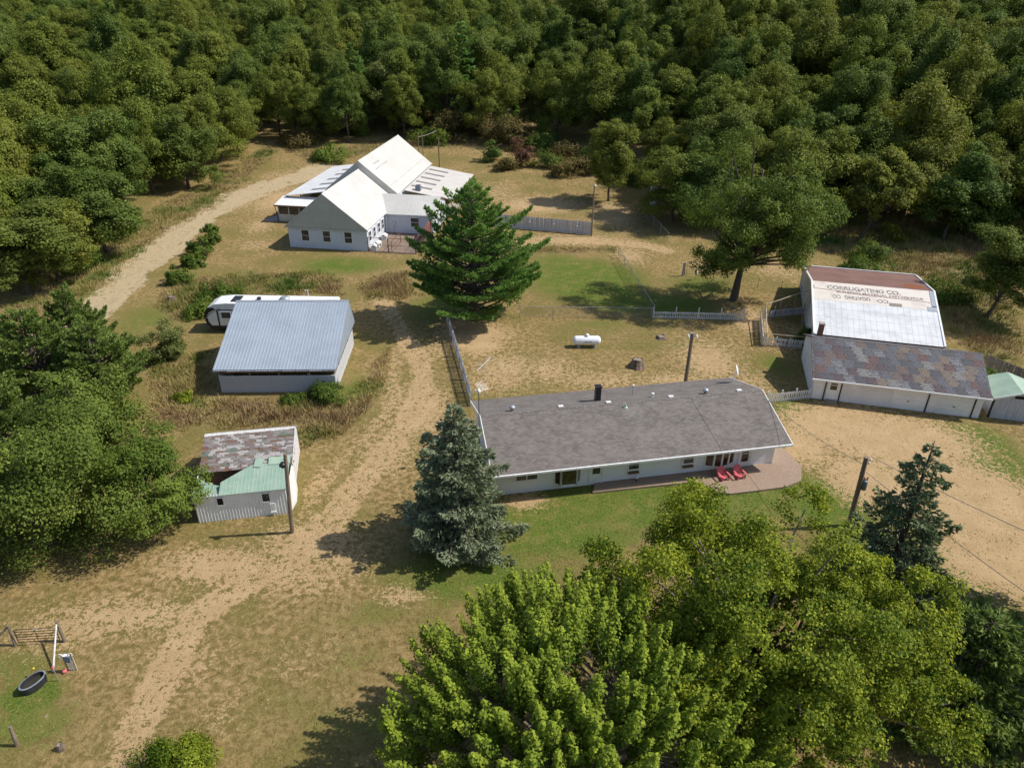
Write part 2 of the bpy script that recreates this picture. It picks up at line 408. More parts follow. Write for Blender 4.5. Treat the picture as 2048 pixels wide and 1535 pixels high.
def ground_mat():
    m, n, l, p = nodes('ground_cover')
    geo = n.new('ShaderNodeNewGeometry'); pos = geo.outputs['Position']
    def at(nm):
        a = n.new('ShaderNodeAttribute'); a.attribute_name = nm; return a.outputs['Fac']
    sa, gr, gv, ro = at('sand'), at('green'), at('gravel'), at('rough')
    n0 = noise(n, l, pos, .16, 5, .6); n1 = noise(n, l, pos, .55, 6, .7); n2 = noise(n, l, pos, 2.2, 6, .72, .4); n3 = noise(n, l, pos, 6, 5, .78); n4 = noise(n, l, pos, 34, 3, .7)
    dry = mixc(n, l, ramp(n, l, n2, .36, .64), (.165, .125, .043), (.375, .262, .118))
    dry = mixc(n, l, mth(n, l, 'MULTIPLY', ramp(n, l, n0, .42, .62), .75), dry, mixc(n, l, ramp(n, l, n3, .4, .6), (.120, .118, .028), (.235, .190, .062)))
    grass = mixc(n, l, ramp(n, l, n3, .38, .62), (.060, .110, .014), (.150, .190, .034))
    grass = mixc(n, l, mth(n, l, 'MULTIPLY', ramp(n, l, n1, .42, .66), .75), grass, (.210, .185, .055))
    soil = mixc(n, l, ramp(n, l, n1, .3, .7), (.52, .365, .200), (.43, .295, .152))
    soil = mixc(n, l, mth(n, l, 'MULTIPLY', ramp(n, l, n3, .5, .75), .5), soil, (.33, .215, .11))
    rg = mixc(n, l, ramp(n, l, n2, .35, .65), (.29, .22, .095), (.15, .14, .045))
    rg = mixc(n, l, ramp(n, l, n1, .45, .7), rg, (.21, .14, .075))
    gvl = mixc(n, l, ramp(n, l, n4, .3, .7), (.53, .425, .275), (.41, .31, .18))
    gvl = mixc(n, l, mth(n, l, 'MULTIPLY', ramp(n, l, n1, .5, .75), .7), gvl, (.26, .215, .10))
    fg = ramp(n, l, mth(n, l, 'ADD', gr, mth(n, l, 'MULTIPLY', mth(n, l, 'SUBTRACT', mth(n, l, 'ADD', n1, n2), 1.0), .85)), .20, .52)
    c = mixc(n, l, fg, dry, grass)
    fs = mth(n, l, 'ADD', sa, mth(n, l, 'MULTIPLY', mth(n, l, 'SUBTRACT', mth(n, l, 'ADD', mth(n, l, 'MULTIPLY', n2, 1.0), mth(n, l, 'MULTIPLY', n3, 1.0)), 1.0), 2.1))
    fs = ramp(n, l, fs, .40, .56)
    c = mixc(n, l, mth(n, l, 'MULTIPLY', ro, .9), c, rg)
    c = mixc(n, l, fs, c, soil)
    fv = ramp(n, l, mth(n, l, 'ADD', gv, mth(n, l, 'MULTIPLY', mth(n, l, 'SUBTRACT', mth(n, l, 'ADD', n2, n1), 1.0), 1.5)), .35, .62)
    c = mixc(n, l, fv, c, gvl)
    c = mixc(n, l, mth(n, l, 'MULTIPLY', ramp(n, l, n4, .45, .8), .35), c, (.10, .075, .035))
    l.new(c, p.inputs['Base Color']); p.inputs['Roughness'].default_value = .95; p.inputs['Specular IOR Level'].default_value = .1
    h = mth(n, l, 'ADD', mth(n, l, 'MULTIPLY', n3, .6), mth(n, l, 'ADD', n2, mth(n, l, 'MULTIPLY', n4, .3)))
    bump(n, l, h, p, .8, .12)
    return m
M['ground'] = ground_mat()

def ground_piece(name, sel):
    q = quads[sel]; used, inv = np.unique(q, return_inverse=True)
    V = np.stack([GX.ravel()[used], GY.ravel()[used], GZ.ravel()[used]], 1)
    me = fast_mesh(name, V, inv.ravel(), 4, 'ground', smooth=True)
    for nm, A in (('sand', sand), ('green', green), ('gravel', gravel), ('rough', rough)):
        a = me.attributes.new(nm, 'FLOAT', 'POINT'); a.data.foreach_set('value', A.ravel()[used].astype(np.float32))
    o = put(name, me); o['kind'] = 'structure'; return o
qm = lambda A: A.ravel()[quads].mean(1)
s_drive = qm(gravel) > .37
s_rd = (qm(rdv) > .5) & ~s_drive
s_track = (qm(trk) > .5) & ~s_drive & ~s_rd
ground_piece('ground', ~(s_drive | s_track | s_rd))
tag(ground_piece('gravel_driveway', s_drive), 'pale gravel driveway climbing past the forest edge to the long building', 'driveway')
tag(ground_piece('dirt_track', s_track), 'worn sandy wheel track winding past the blue spruce', 'track')
tag(ground_piece('sand_driveway', s_rd), 'bare sandy driveway in front of the patchwork roof garage', 'driveway')

# ------------------------------------------------------------------ blades: weeds and turf
def blades(name, P, h, w, k, tint, mat, spread=.5, lean=.5, seed=1):
    r = np.random.default_rng(seed); n = len(P)
    P = np.repeat(P, k, 0); h = np.repeat(h, k)*r.uniform(.55, 1.1, n*k); t = np.repeat(tint, k) + r.normal(0, .08, n*k)
    a = r.uniform(0, 2*np.pi, n*k); b = r.uniform(0, 2*np.pi, n*k)
    rad = spread*np.sqrt(r.random(n*k)); P = P.copy(); P[:, 0] += rad*np.cos(b); P[:, 1] += rad*np.sin(b)
    tip = P.copy(); ln = lean*h*r.random(n*k)
    tip[:, 0] += np.cos(b)*ln; tip[:, 1] += np.sin(b)*ln; tip[:, 2] += h
    ww = w*r.uniform(.6, 1.3, n*k)
    A = P.copy(); B = P.copy(); A[:, 0] += np.cos(a)*ww; A[:, 1] += np.sin(a)*ww; B[:, 0] -= np.cos(a)*ww; B[:, 1] -= np.sin(a)*ww
    A[:, 2] -= .05; B[:, 2] -= .05
    V = np.stack([A, B, tip], 1).reshape(-1, 3)
    return fast_mesh(name, V, np.arange(n*k*3), 3, mat, np.clip(np.repeat(t, 3), 0, 1))

def weed_mat():
    m, n, l, p = nodes('weeds')
    a = n.new('ShaderNodeAttribute'); a.attribute_name = 'tint'
    r = n.new('ShaderNodeValToRGB'); l.new(a.outputs['Fac'], r.inputs[0]); e = r.color_ramp.elements
    e[0].position = 0; e[0].color = (.16, .09, .05, 1); e[1].position = 1; e[1].color = (.08, .15, .025, 1)
    for pos, c in ((.25, (.33, .23, .115)), (.5, (.37, .295, .115)), (.75, (.20, .20, .05))):
        q = e.new(pos); q.color = (*c, 1)
    l.new(r.outputs[0], p.inputs['Base Color']); p.inputs['Roughness'].default_value = .8; p.inputs['Specular IOR Level'].default_value = .15
    return m
M['weeds'] = weed_mat()

def scatter(P, dens, seed):
    r = np.random.default_rng(seed); lo = P.min(0); hi = P.max(0)
    n = int(np.prod(hi-lo)*dens); q = r.uniform(lo, hi, (n, 2)); q = q[inside(q[:, 0], q[:, 1], P)]
    return q
weed_spec = [(0, 11, .75, .54, 'dry brown weeds on the bank behind the parked travel trailer'),
             (1, 12, .9, .50, 'tall tan weed patch beside the footpath near the large pine'),
             (2, 12, .80, .55, 'brown and green weeds on the bank in front of the metal roofed barn'),
             (3, 5.5, .65, .60, 'mixed dry grass and weeds along the forest side of the gravel driveway'),
             (4, 3.2, .7, .48, 'dry rough grass between the long building and the forest edge'),
             (5, 5.0, .85, .62, 'tall yellowish grass behind the rusty and white roofed shed'),
             (6, 10, .5, .4, 'strip of dry weeds along the top of the fenced lawn')]
for i, dens, hh, tt, lab in weed_spec:
    q = scatter(ROUGH_POLYS[i], dens, 20+i)
    z = terrain(q[:, 0], q[:, 1]); r = np.random.default_rng(40+i)
    patch = vnoise(q[:, 0], q[:, 1], .35, 50+i)
    P_ = ROUGH_POLYS[i]; ed = seg_dist(q[:, 0], q[:, 1], np.vstack([P_, P_[:1]]))
    keep = (vnoise(q[:, 0], q[:, 1], .8, 60+i)*.7 + vnoise(q[:, 0], q[:, 1], .25, 160+i)*.5 > .55 - .5*sstep(0, 2.2, ed)); ed = ed[keep]; q, z, patch = q[keep], z[keep], patch[keep]
    hgt = hh*(.30+1.0*vnoise(q[:, 0], q[:, 1], .6, 70+i))*(.35+.65*sstep(0, 2.5, ed))
    o = put('weeds', blades('weeds', np.column_stack([q, z]), hgt, .04, 7, tt+(patch-.5)*.95, 'weeds', .34, 1.1, i))
    tag(o, lab, 'weeds', kind='stuff')
# short turf tufts in the yards
q = np.random.default_rng(5).uniform((-34, 20), (48, 108), (150000, 2))
sv, gvn, gvv, rv, _, _ = cover(q[:, 0], q[:, 1])
nn = vnoise(q[:, 0], q[:, 1], 1.6, 90)*.6 + vnoise(q[:, 0], q[:, 1], .5, 91)*.4
near = np.clip(1.35 - q[:, 1]/85, .15, 1)
keep = (np.random.default_rng(6).random(len(q)) < near*np.clip(1.1 - sv*1.1, .22, 1)) & (gvv < .4) & (nn > .33) & (rv < .5)
q = q[keep]; gg = gvn[keep]; nn = nn[keep]
o = put('lawn_grass', blades('lawn_grass', np.column_stack([q, terrain(q[:, 0], q[:, 1])]), .05+.07*nn, .036, 2, .36+.50*np.clip(gg, 0, 1)+(nn-.5)*.4, 'weeds', .16, 1.2, 99))
tag(o, 'short dry and green grass tufts over the yard', 'grass', kind='stuff')

# ------------------------------------------------------------------ foliage generators
def unit(a): return a/np.maximum(np.linalg.norm(a, axis=1, keepdims=True), 1e-9)
def rdir(r, n): return unit(r.normal(size=(n, 3)))

def leaves(name, P, N, s, tint, mat, asp=.6, seed=1, fold=.18):
    r = np.random.default_rng(seed); n = len(P)
    t1 = unit(np.cross(N, rdir(r, n))); t2 = np.cross(N, t1); s = s[:, None]
    A = P - t1*s*.5; B = P + t2*s*asp*.5 - N*s*fold; C = P + t1*s*.5; D = P - t2*s*asp*.5 - N*s*fold
    V = np.stack([A, B, C, D], 1).reshape(-1, 3)
    return fast_mesh(name, V, np.arange(n*4), 4, mat, np.clip(np.repeat(tint, 4), 0, 1))

def clumpy_crown(name, seed, rx, ry, h, z0, nmain, nsub, nleaf, size, mat, rmain=.42, rsub=.36, flat=.75, base=.15, asp=.6, tj=.12, loose=False, nj=.5):
    """crown of main lobes on a dome, each carrying sub-clumps whose surfaces carry leaves"""
    r = np.random.default_rng(seed)
    Rm = min(rx, ry)
    d = rdir(r, nmain*3); d = d[d[:, 2] > -base*2][:nmain]
    k = r.uniform(.35, .74 if rmain > .25 else .92, len(d))[:, None]
    if loose: k = r.uniform(.25, 1.0, len(d))[:, None]
    C = d*k*np.array([rx, ry, h*.62]) ; C[:, 2] += z0 + h*.42
    C = np.vstack([C, [[0, 0, z0+h*.45]]]); rm = Rm*rmain*r.uniform(.55 if loose else .75, 1.35 if loose else 1.2, len(C))
    Ps, Ns, Ts, Ss = [], [], [], []
    for c, q in zip(C, rm):
        dd = rdir(r, nsub*2); dd = dd[dd[:, 2] > -.55][:nsub]
        sc = c + dd*q*np.array([1, 1, flat])*r.uniform(.75, 1.08, (len(dd), 1)); rs = q*rsub*r.uniform(.6, 1.35, len(dd))
        lobe_t = r.normal(0, .10)
        for e, w in zip(sc, rs):
            m = max(6, int(nleaf*(w/(Rm*rmain*rsub))**2))
            ld = rdir(r, m); ld[:, 2] = np.abs(ld[:, 2])*np.where(r.random(m) < (.6 if loose else .8), 1, -1)
            ld = unit(ld)
            Ps.append(e + ld*w*np.array([1, 1, .8])*(r.uniform(.45, 1.15, (m, 1)) + (np.abs(r.normal(0, .30, (m, 1))) if loose else 0)))
            Ns.append(unit(ld*.75 + unit((e - np.array([0, 0, z0+h*.35]))[None, :])*.45 + rdir(r, m)*nj + np.array([0, 0, .2])))
            Ts.append(.45 + lobe_t + r.normal(0, .09) + r.normal(0, tj, m)); Ss.append(size*r.uniform(.65, 1.25, m))
    return leaves(name, np.vstack(Ps), np.vstack(Ns), np.concatenate(Ss), np.concatenate(Ts), mat, asp, seed), C, rm

def limb_mesh(name, base, ends, r0, mat, seed=1, split=.45, wob=.25, extra=None):
    """trunk with limbs running out to the lobe centres"""
    r = np.random.default_rng(seed); mb = MB(); base = Vector(base)
    top = Vector((float(np.mean([e[0] for e in ends]))*.4, float(np.mean([e[1] for e in ends]))*.4, float(np.max([e[2] for e in ends]))*.80))
    if extra is not None: top = Vector(extra)
    n = 6; spine = [base.lerp(top, i/n) + Vector((r.normal(0, wob*.4), r.normal(0, wob*.4), 0))*(i > 0) for i in range(n+1)]
    mb.tube([spine[0] - Vector((0, 0, .3))] + spine, [r0*1.5, r0*1.25] + [r0*(1 - .8*i/n) for i in range(1, n+1)], 8)
    for e in ends:
        e = Vector(e); t = min(.85, max(.28, (e.z*split)/max(top.z, .1) + r.uniform(-.06, .1))); f = t*n; i = min(int(f), n-1); s = spine[i].lerp(spine[i+1], f-i)
        m1 = s.lerp(e, .4) + Vector((r.normal(0, wob), r.normal(0, wob), r.uniform(0, wob*1.5))); m2 = s.lerp(e, .75) + Vector((r.normal(0, wob), r.normal(0, wob), r.uniform(0, wob)))
        rr = r0*.42*(1 - .5*t)
        mb.tube([s, m1, m2, e], [rr, rr*.75, rr*.5, rr*.2], 5, False)
    me = bpy.data.meshes.new(name); me.from_pydata(mb.v, [], mb.f); me.materials.append(M[mat]); me.shade_smooth(); me.update(); return me

def conifer(name, seed, h, rad, z0, mat, style='spruce', nwh=26, per=9, dens=1.0, size=.3, top_pow=.9, bark='bark'):
    r = np.random.default_rng(seed); Ps, Ns, Ds, Ts, Ss = [], [], [], [], []; mb = MB()
    lean = r.normal(0, .1, 2)
    mb.tube([(0, 0, -.3), (lean[0]*.5, lean[1]*.5, h*.5), (lean[0], lean[1], h*.985)], [rad*.055+.07, rad*.035+.04, .02], 8)
    for i in range(nwh):
        f = (i + r.uniform(-.3, .3))/nwh; f = min(max(f, 0), .985); z = z0 + (h - z0)*f
        L0 = rad*(1-f)**top_pow
        if style == 'pine': L0 = rad*(.80 + 1.6*f if f < .12 else 1)*min(1, 1.12*(1-f)**.72 + .06)
        nb = max(4, int(per*(1-f*.45)))
        for b in range(nb):
            a = 2*math.pi*(b + r.uniform(-.35, .35))/nb + i*1.1; L = max(.25, L0*r.uniform(.55, 1.18)*(1 + .13*math.sin(2*a + f*5 + seed) + .12*math.sin(3*a - f*11)))
            if r.random() < .12: continue
            up = r.uniform(-.02, .26) + .35*f if style == 'pine' else r.uniform(-.28, .02) + .35*f
            n = 6; pts = []
            for k in range(n+1):
                u = k/n; zz = z + L*(up*u + (.18*u*u if style == 'pine' else .10*u*u - .12*u*(1-u)))
                pts.append(np.array([math.cos(a)*L*u + lean[0]*f, math.sin(a)*L*u + lean[1]*f, zz]))
            pts = np.array(pts)
            if L > .5: mb.tube([pts[0], pts[3], pts[6]], [.018*L+.012, .012*L+.01, .006], 4, False)
            side = np.array([-math.sin(a), math.cos(a), 0]); fwd = np.array([math.cos(a), math.sin(a), up])
            m = int(dens*26*L*(1 + .35*L)) + 5
            u = r.uniform(.14 if style == 'spruce' else .30, 1.02, m)**.8; k = np.clip((u*n).astype(int), 0, n-1); fr = u*n - k
            c = pts[k]*(1-fr)[:, None] + pts[k+1]*fr[:, None]
            wv = (1-u)*.52*L + .10; s = r.uniform(-1, 1, m)
            s = np.sign(s)*np.clip(np.round(np.abs(s)*3)/3 + r.normal(0, .09, m), 0, 1.1)
            c = c + side*(s*wv)[:, None] + fwd*(np.abs(s)*wv*.45)[:, None]
            if style == 'pine': c[:, 2] += r.uniform(-.05, .28, m) + .1*np.abs(s)*wv
            else: c[:, 2] += r.uniform(-.20, .06, m) - .12*np.abs(s)*wv
            d = unit(fwd*.9 + side*(np.sign(s)*.65)[:, None] + rdir(r, m)*.45 + np.array([0, 0, .55 if style == 'pine' else -.10]))
            Ps.append(c); Ds.append(d); Ts.append(.30 + .38*u + r.normal(0, .11, m) + r.normal(0, .07)); Ss.append(size*r.uniform(.7, 1.25, m))
    P = np.vstack(Ps); D = np.vstack(Ds); T = np.concatenate(Ts); Sz = np.concatenate(Ss)
    # each spray: three narrow needles-bundles sharing a root
    V = []; TT = []
    for j in range(3):
        d = unit(D + rdir(r, len(P))*(.75 if style == 'pine' else .5)); w = unit(np.cross(d, rdir(r, len(P))))*(Sz*(.16 if style == 'pine' else .19))[:, None]
        V.append(np.stack([P - d*(Sz*.25)[:, None] - w*.4, P + d*(Sz*.3)[:, None] + w, P + d*(Sz*.8)[:, None], P + d*(Sz*.3)[:, None] - w], 1).reshape(-1, 3)); TT.append(np.repeat(T + r.normal(0, .06, len(P)), 4))
    V = np.vstack(V); TT = np.concatenate(TT)
    cm = fast_mesh('crown', V, np.arange(len(V)), 4, mat, np.clip(TT, 0, 1))
    tm = bpy.data.meshes.new('trunk'); tm.from_pydata(mb.v, [], mb.f); tm.materials.append(M[bark]); tm.shade_smooth(); tm.update()
    return cm, tm

M['oak'] = leaf_mat('oak_leaves', (0.06, 0.1, 0.014), (0.265, 0.32, 0.058), (0.3, 0.3, 0.055), 0.36)
M['oakdark'] = leaf_mat('dark_oak_leaves', (0.046, 0.092, 0.016), (0.2, 0.28, 0.06), (0.24, 0.27, 0.055), 0.36)
M['yardoak'] = leaf_mat('yard_oak_leaves', (0.052, 0.098, 0.014), (0.25, 0.31, 0.06), None, 0.34)
M['maple'] = leaf_mat('maple_leaves', (0.045, 0.105, 0.009), (0.38, 0.46, 0.05), None, 0.38)
M['goldoak'] = leaf_mat('yellowing_leaves', (0.05, 0.105, 0.008), (0.42, 0.46, 0.045), None, 0.36)
M['whitepine'] = leaf_mat('white_pine_needles', (0.045, 0.125, 0.032), (0.27, 0.43, 0.11), None, 0.38)
M['redpine'] = leaf_mat('red_pine_needles', (0.05, 0.1, 0.022), (0.255, 0.33, 0.08), None, 0.3)
M['spruce'] = leaf_mat('blue_spruce_needles', (0.085, 0.112, 0.055), (0.34, 0.39, 0.245), None, 0.22)
M['darkspruce'] = leaf_mat('dark_spruce_needles', (0.06, 0.092, 0.04), (0.26, 0.32, 0.175), None, 0.22)
M['cedar'] = leaf_mat('cedar_foliage', (0.065, 0.115, 0.016), (0.235, 0.3, 0.05), None, 0.3)
M['shrub'] = leaf_mat('shrub_leaves', (.045, .090, .014), (.165, .225, .035), None, .3)
M['brownleaf'] = leaf_mat('turning_leaves', (.075, .065, .020), (.30, .235, .085), None, .3)
M['redleaf'] = leaf_mat('reddish_leaves', (.09, .045, .028), (.24, .125, .075), None, .25)
M['willow'] = leaf_mat('willow_leaves', (.08, .11, .025), (.27, .30, .10), None, .35)

def tree(name, label, cat, loc, crown, trunk, rz=0, sc=1.0, group=None, cname='crown'):
    t = thing(name, label, cat, loc, rz, group); t.scale = (sc, sc, sc) if isinstance(sc, (int, float)) else sc
    if trunk: put('trunk', trunk, t)
    put(cname, crown, t); return t

# ---- forest: seven broadleaf forms shared by many trees
OAKS = []
for i in range(7):
    rx = rng.uniform(3.9, 5.2); hh = rng.uniform(9.5, 12.5); z0 = rng.uniform(1.2, 2.4)
    cm, C, rm = clumpy_crown('crown', 100+i, rx, rx*rng.uniform(.85, 1.1), hh, z0, 28, 13, 105, .26, 'oak' if i % 3 else 'oakdark', .31, .44, 1.0, .35, .65, .27, loose=True, nj=.75)
    OAKS.append((cm, limb_mesh('trunk', (0, 0, 0), C, .20, 'bark', i, .5), z0+hh))
PINES = [conifer('pine', 300+i, 19+2*i, 4.4, 3.5, 'whitepine', 'spruce', 22, 8, .42, .62, .75) for i in range(2)]

EDGE = [(-400,86),(-75,80),(-68,82),(-64,100),(-61,118),(-61,140),(-56,158),(-48,163),(-30,166),(-12,168),(2,170),(12,162),(20,157),(27,144),(34,128),(38,118),(44,114),(50,114),(60,116),(68,112),(76,103),(90,90),(120,75),(400,60)]
ex, ey = np.array(EDGE).T
r = np.random.default_rng(21); pts = []
cand = r.uniform((-230, 70), (230, 330), (26000, 2))
cand = cand[cand[:, 1] > np.interp(cand[:, 0], ex, ey)]
cand = cand[np.abs(cand[:, 0]) < cand[:, 1]*.76 + 16]
cell = {}
for p in cand:
    ms = 7.2 if p[1] < 190 else 8.4
    k = (int(p[0]//9.2), int(p[1]//9.2)); ok = True
    for a in (-1, 0, 1):
        for b in (-1, 0, 1):
            for q in cell.get((k[0]+a, k[1]+b), ()):
                if (p[0]-q[0])**2+(p[1]-q[1])**2 < ms*ms: ok = False
    if ok: cell.setdefault(k, []).append(p); pts.append(p)
pts = np.array(pts); pts = pts[np.argsort(np.hypot(pts[:, 0], pts[:, 1]))]
near, far = pts[:300], pts[300:]
def zone(x, y):
    if x < -25: return 'leafy green oak in the crowded forest left of the long cream roofed building', 'forest trees west of the long building'
    if x < 22: return 'dark green oak in the forest directly behind the long cream roofed building', 'forest trees behind the long building'
    return 'dark green oak in the dense hillside forest behind the picket fenced yard and garage', 'forest trees on the hillside behind the garage'
for i, (x, y) in enumerate(near):
    cm, tm, th = OAKS[r.integers(7)]
    lab, grp = zone(x, y); s = r.uniform(.9, 1.55); 
    tree('oak_tree', lab, 'tree', (x, y, float(terrain(x, y))), cm, tm, r.uniform(0, 6.28), (s, s, s*r.uniform(.9, 1.15)), grp)
# the woods farther up the hill read as one mass: one object that scatters the same crowns
def far_forest(P):
    me = bpy.data.meshes.new('far_woods'); me.from_pydata([(x, y, float(terrain(x, y))) for x, y in P], [], [])
    for nm, A in (('rot', r.uniform(0, 6.28, len(P))), ('sc', r.uniform(1.15, 1.6, len(P)))):
        a = me.attributes.new(nm, 'FLOAT', 'POINT'); a.data.foreach_set('value', A.astype(np.float32))
    a = me.attributes.new('pick', 'INT', 'POINT'); a.data.foreach_set('value', r.integers(0, 7, len(P)).astype(np.int32))
    o = put('far_woods', me); tag(o, 'distant oak woods covering the hill along the top of the picture', 'woods', kind='stuff')
    g = bpy.data.node_groups.new('scatter_woods', 'GeometryNodeTree')
    g.interface.new_socket('Geometry', in_out='INPUT', socket_type='NodeSocketGeometry'); g.interface.new_socket('Geometry', in_out='OUTPUT', socket_type='NodeSocketGeometry')
    N, L = g.nodes, g.links; gi = N.new('NodeGroupInput'); go = N.new('NodeGroupOutput'); join = N.new('GeometryNodeGeometryToInstance')
    for cm, tm, _ in OAKS:
        src = bpy.data.objects.new('woods_crown_form', cm)      # never linked: only read by the scatter
        oi = N.new('GeometryNodeObjectInfo'); oi.inputs[0].default_value = src; oi.inputs['As Instance'].default_value = True
        L.new(oi.outputs['Geometry'], join.inputs[0])
    ip = N.new('GeometryNodeInstanceOnPoints'); L.new(gi.outputs[0], ip.inputs['Points']); L.new(join.outputs[0], ip.inputs['Instance']); ip.inputs['Pick Instance'].default_value = True
    def attr(nm, t):
        a = N.new('GeometryNodeInputNamedAttribute'); a.data_type = t; a.inputs[0].default_value = nm; return a.outputs[0]
    L.new(attr('pick', 'INT'), ip.inputs['Instance Index'])
    cx = N.new('ShaderNodeCombineXYZ'); L.new(attr('rot', 'FLOAT'), cx.inputs[2]); L.new(cx.outputs[0], ip.inputs['Rotation'])
    L.new(attr('sc', 'FLOAT'), ip.inputs['Scale']); L.new(ip.outputs[0], go.inputs[0])
    mod = o.modifiers.new('scatter', 'NODES'); mod.node_group = g
    return o
far_forest(far)
for i, (px, py, lab, s) in enumerate(((718, 262, 'tall dark pine rising from the forest behind the cream ridge roof', 1.0), (925, 262, 'tallest dark pine at the forest edge above the brown thicket', 1.12), (1010, 246, 'dark pine in the shade behind the grey woodland shack', .9), (655, 250, 'slender dark pine left of the tall forest pines', .75), (318, 130, 'pale green pine standing out in the forest canopy', .8))):
    cm, tm = PINES[i % 2]; p = G(px, py)
    tree('pine_tree', lab, 'tree', p, cm, tm, i*1.3, s, 'pines in the forest')
# ------------------------------------------------------------------ single trees
def own_oak(label, loc, seed, rx, h, z0, mat='yardoak', size=.30, nleaf=75, r0=.28, lean=None, nmain=24, nsub=14, bark='bark', name='oak_tree', **kw):
    kw = {**dict(rmain=.33, rsub=.5, base=.38, loose=True), **kw}; h *= 1.12; z0 *= .8; size *= .9; nleaf = int(nleaf*1.25)
    cm, C, rm = clumpy_crown('crown', seed, rx, rx*.95, h, z0, nmain, nsub, nleaf, size, mat, **kw)
    tm = limb_mesh('trunk', (0, 0, 0), C, r0, bark, seed, .5)
    t = tree(name, label, 'tree', loc, cm, tm)
    if lean: t.rotation_euler = lean
    return t
def edge_oak(label, loc, seed, rx, h, *a, **k):
    cm, tm, th = OAKS[seed % 7]; q = rx/4.4; t = tree('oak_tree', label, 'tree', loc, cm, tm, seed*1.7, (q, q, (h*1.1 + 2)/th))
    if len(a) > 5 and a[5]: t.rotation_euler = a[5]; t.scale.z *= 1.2
    return t
own_oak('spreading oak with bare trunk behind the white picket fence', G(1467, 600), 501, 8.2, 13.8, 5.2, 'yardoak', .27, 62, .46, (0, R(2), 0), 66, 13, base=.45, rmain=.19, rsub=.42, loose=True, tj=.27, nj=.75)
edge_oak('leaning oak with long dark trunk behind the rusty roofed shed', G(1718, 482), 502, 6.2, 8.5, 6.8, 'oakdark', .36, 60, .42, (0, R(17), 0))
edge_oak('second leaning oak up the slope toward the frame edge', G(1885, 482), 503, 6.5, 8.5, 6.0, 'oakdark', .36, 60, .40, (0, R(9), 0))
edge_oak('small leaning tree beside the white sheet roof at the picture edge', G(1972, 634), 504, 5.0, 6.5, 3.8, 'oakdark', .32, 55, .26, (0, R(16), 0))
edge_oak('lone slender oak beyond the light pole near the forest', G(1217, 402), 505, 4.6, 10.5, 3.0, 'yardoak', .36, 50, .24)
edge_oak('oak beside the small white hut at the yard corner', G(1345, 440), 506, 5.6, 9.0, 3.2, 'yardoak', .36, 50, .26)
edge_oak('oak with straight bare trunk at the head of the gravel drive', G(377, 377), 507, 5.6, 10, 3.6, 'oak', .38, 50, .28)
edge_oak('oak with slim trunk beside the mown path into the forest', G(432, 342), 508, 5.0, 11, 4.2, 'oak', .38, 50, .24)
own_oak('grey green oak in front of the forest behind the cream roof', G(783, 262), 509, 5.0, 12, 3.5, 'willow', .42, 40, .22)
edge_oak('rounded oak overhanging the left side of the gravel drive', G(215, 505), 510, 6.2, 9.5, 2.0, 'oak', .36, 60, .3)
edge_oak('bushy oak at the frame edge below the forest', G(60, 590), 511, 6.0, 8.5, 1.2, 'oakdark', .34, 60, .3)
own_oak('broad dark green oak shading the left of the sandy field', G(105, 1085), 520, 6.2, 9.3, .5, 'yardoak', .22, 95, .34, None, 34, 16, tj=.18, rmain=.27, rsub=.5, base=.4, loose=True)
edge_oak('rounded oak at the frame edge above the gravel drive', G(25, 500), 512, 6.0, 9.5, 1.6, 'oak', .36, 60, .3)
edge_oak('oak between frame edge and drive, lowest of the forest side', G(120, 560), 513, 5.0, 7.5, 1.0, 'oakdark', .34, 60, .28)
edge_oak('oak with low crown where forest and gravel drive meet', G(150, 470), 514, 6.0, 9.5, 1.6, 'oak', .36, 60, .3)
for i, (px, py, rx, lab) in enumerate(((1408, 455, 5.5, 'oak crowding behind the spreading yard oak'), (1490, 440, 6, 'oak up the slope straight behind the yard oak'), (1572, 470, 5.5, 'oak between the yard oak and the leaning oak'), (1640, 430, 6, 'oak in deep shade above the rusty shed roof'), (868, 262, 5, 'oak over the left end of the tan thicket'), (1800, 440, 5.5, 'oak between the two leaning oaks'), (1960, 470, 6, 'oak on the slope at the frame edge'))):
    edge_oak(lab, G(px, py), 570+i, rx, 9.5, 2.2, 'oak' if i % 2 else 'oakdark', .32, 75, .28, None, 20, 14, rmain=.34, rsub=.5, base=.35, loose=True)
own_oak('mid green tree between the left pines and the cedar', G(205, 935), 515, 4.6, 7.6, .8, 'yardoak', .26, 75, .24)
# red pines behind it
LP = [conifer('pine', 570+q, 8, 4.4, .6, 'redpine', 'pine', 15, 10, .62, .38) for q in range(2)]
for px, py, h, rd, lab in ((95, 800, 8.5, 4.6, 'broad bushy pine at the left frame edge'), (216, 800, 7.5, 4.2, 'bushy pine between the dark oak and the barn'), (21, 905, 7, 3.6, 'pine half hidden behind the dark oak at the frame edge'), (170, 735, 8.0, 3.0, 'young pine with an upright leader against the gravel drive')):
    cm, tm = LP[px % 2]
    tree('pine_tree', lab, 'tree', G(px, py), cm, tm, px*.7, (rd/4.4, rd/4.4, h/8), 'pines left of the barn')
# cedar in front of the old shed
cm, C, rm = clumpy_crown('crown', 530, 4.6, 4.2, 7.2, .9, 24, 22, 50, .20, 'cedar', .30, .38, .6, .3, .5, .15)
tree('cedar_tree', 'yellow green cedar overhanging the green roofed old shed', 'tree', G(322, 1052), cm, limb_mesh('trunk', (0, 0, 0), C, .22, 'palebark', 3, .45))
# the big white pine
cm, tm = conifer('pine', 540, 15.4, 6.9, 1.0, 'whitepine', 'pine', 24, 10, .62, .36)
tree('white_pine', 'large full white pine in the middle of the yard', 'tree', G(948, 640), cm, tm)
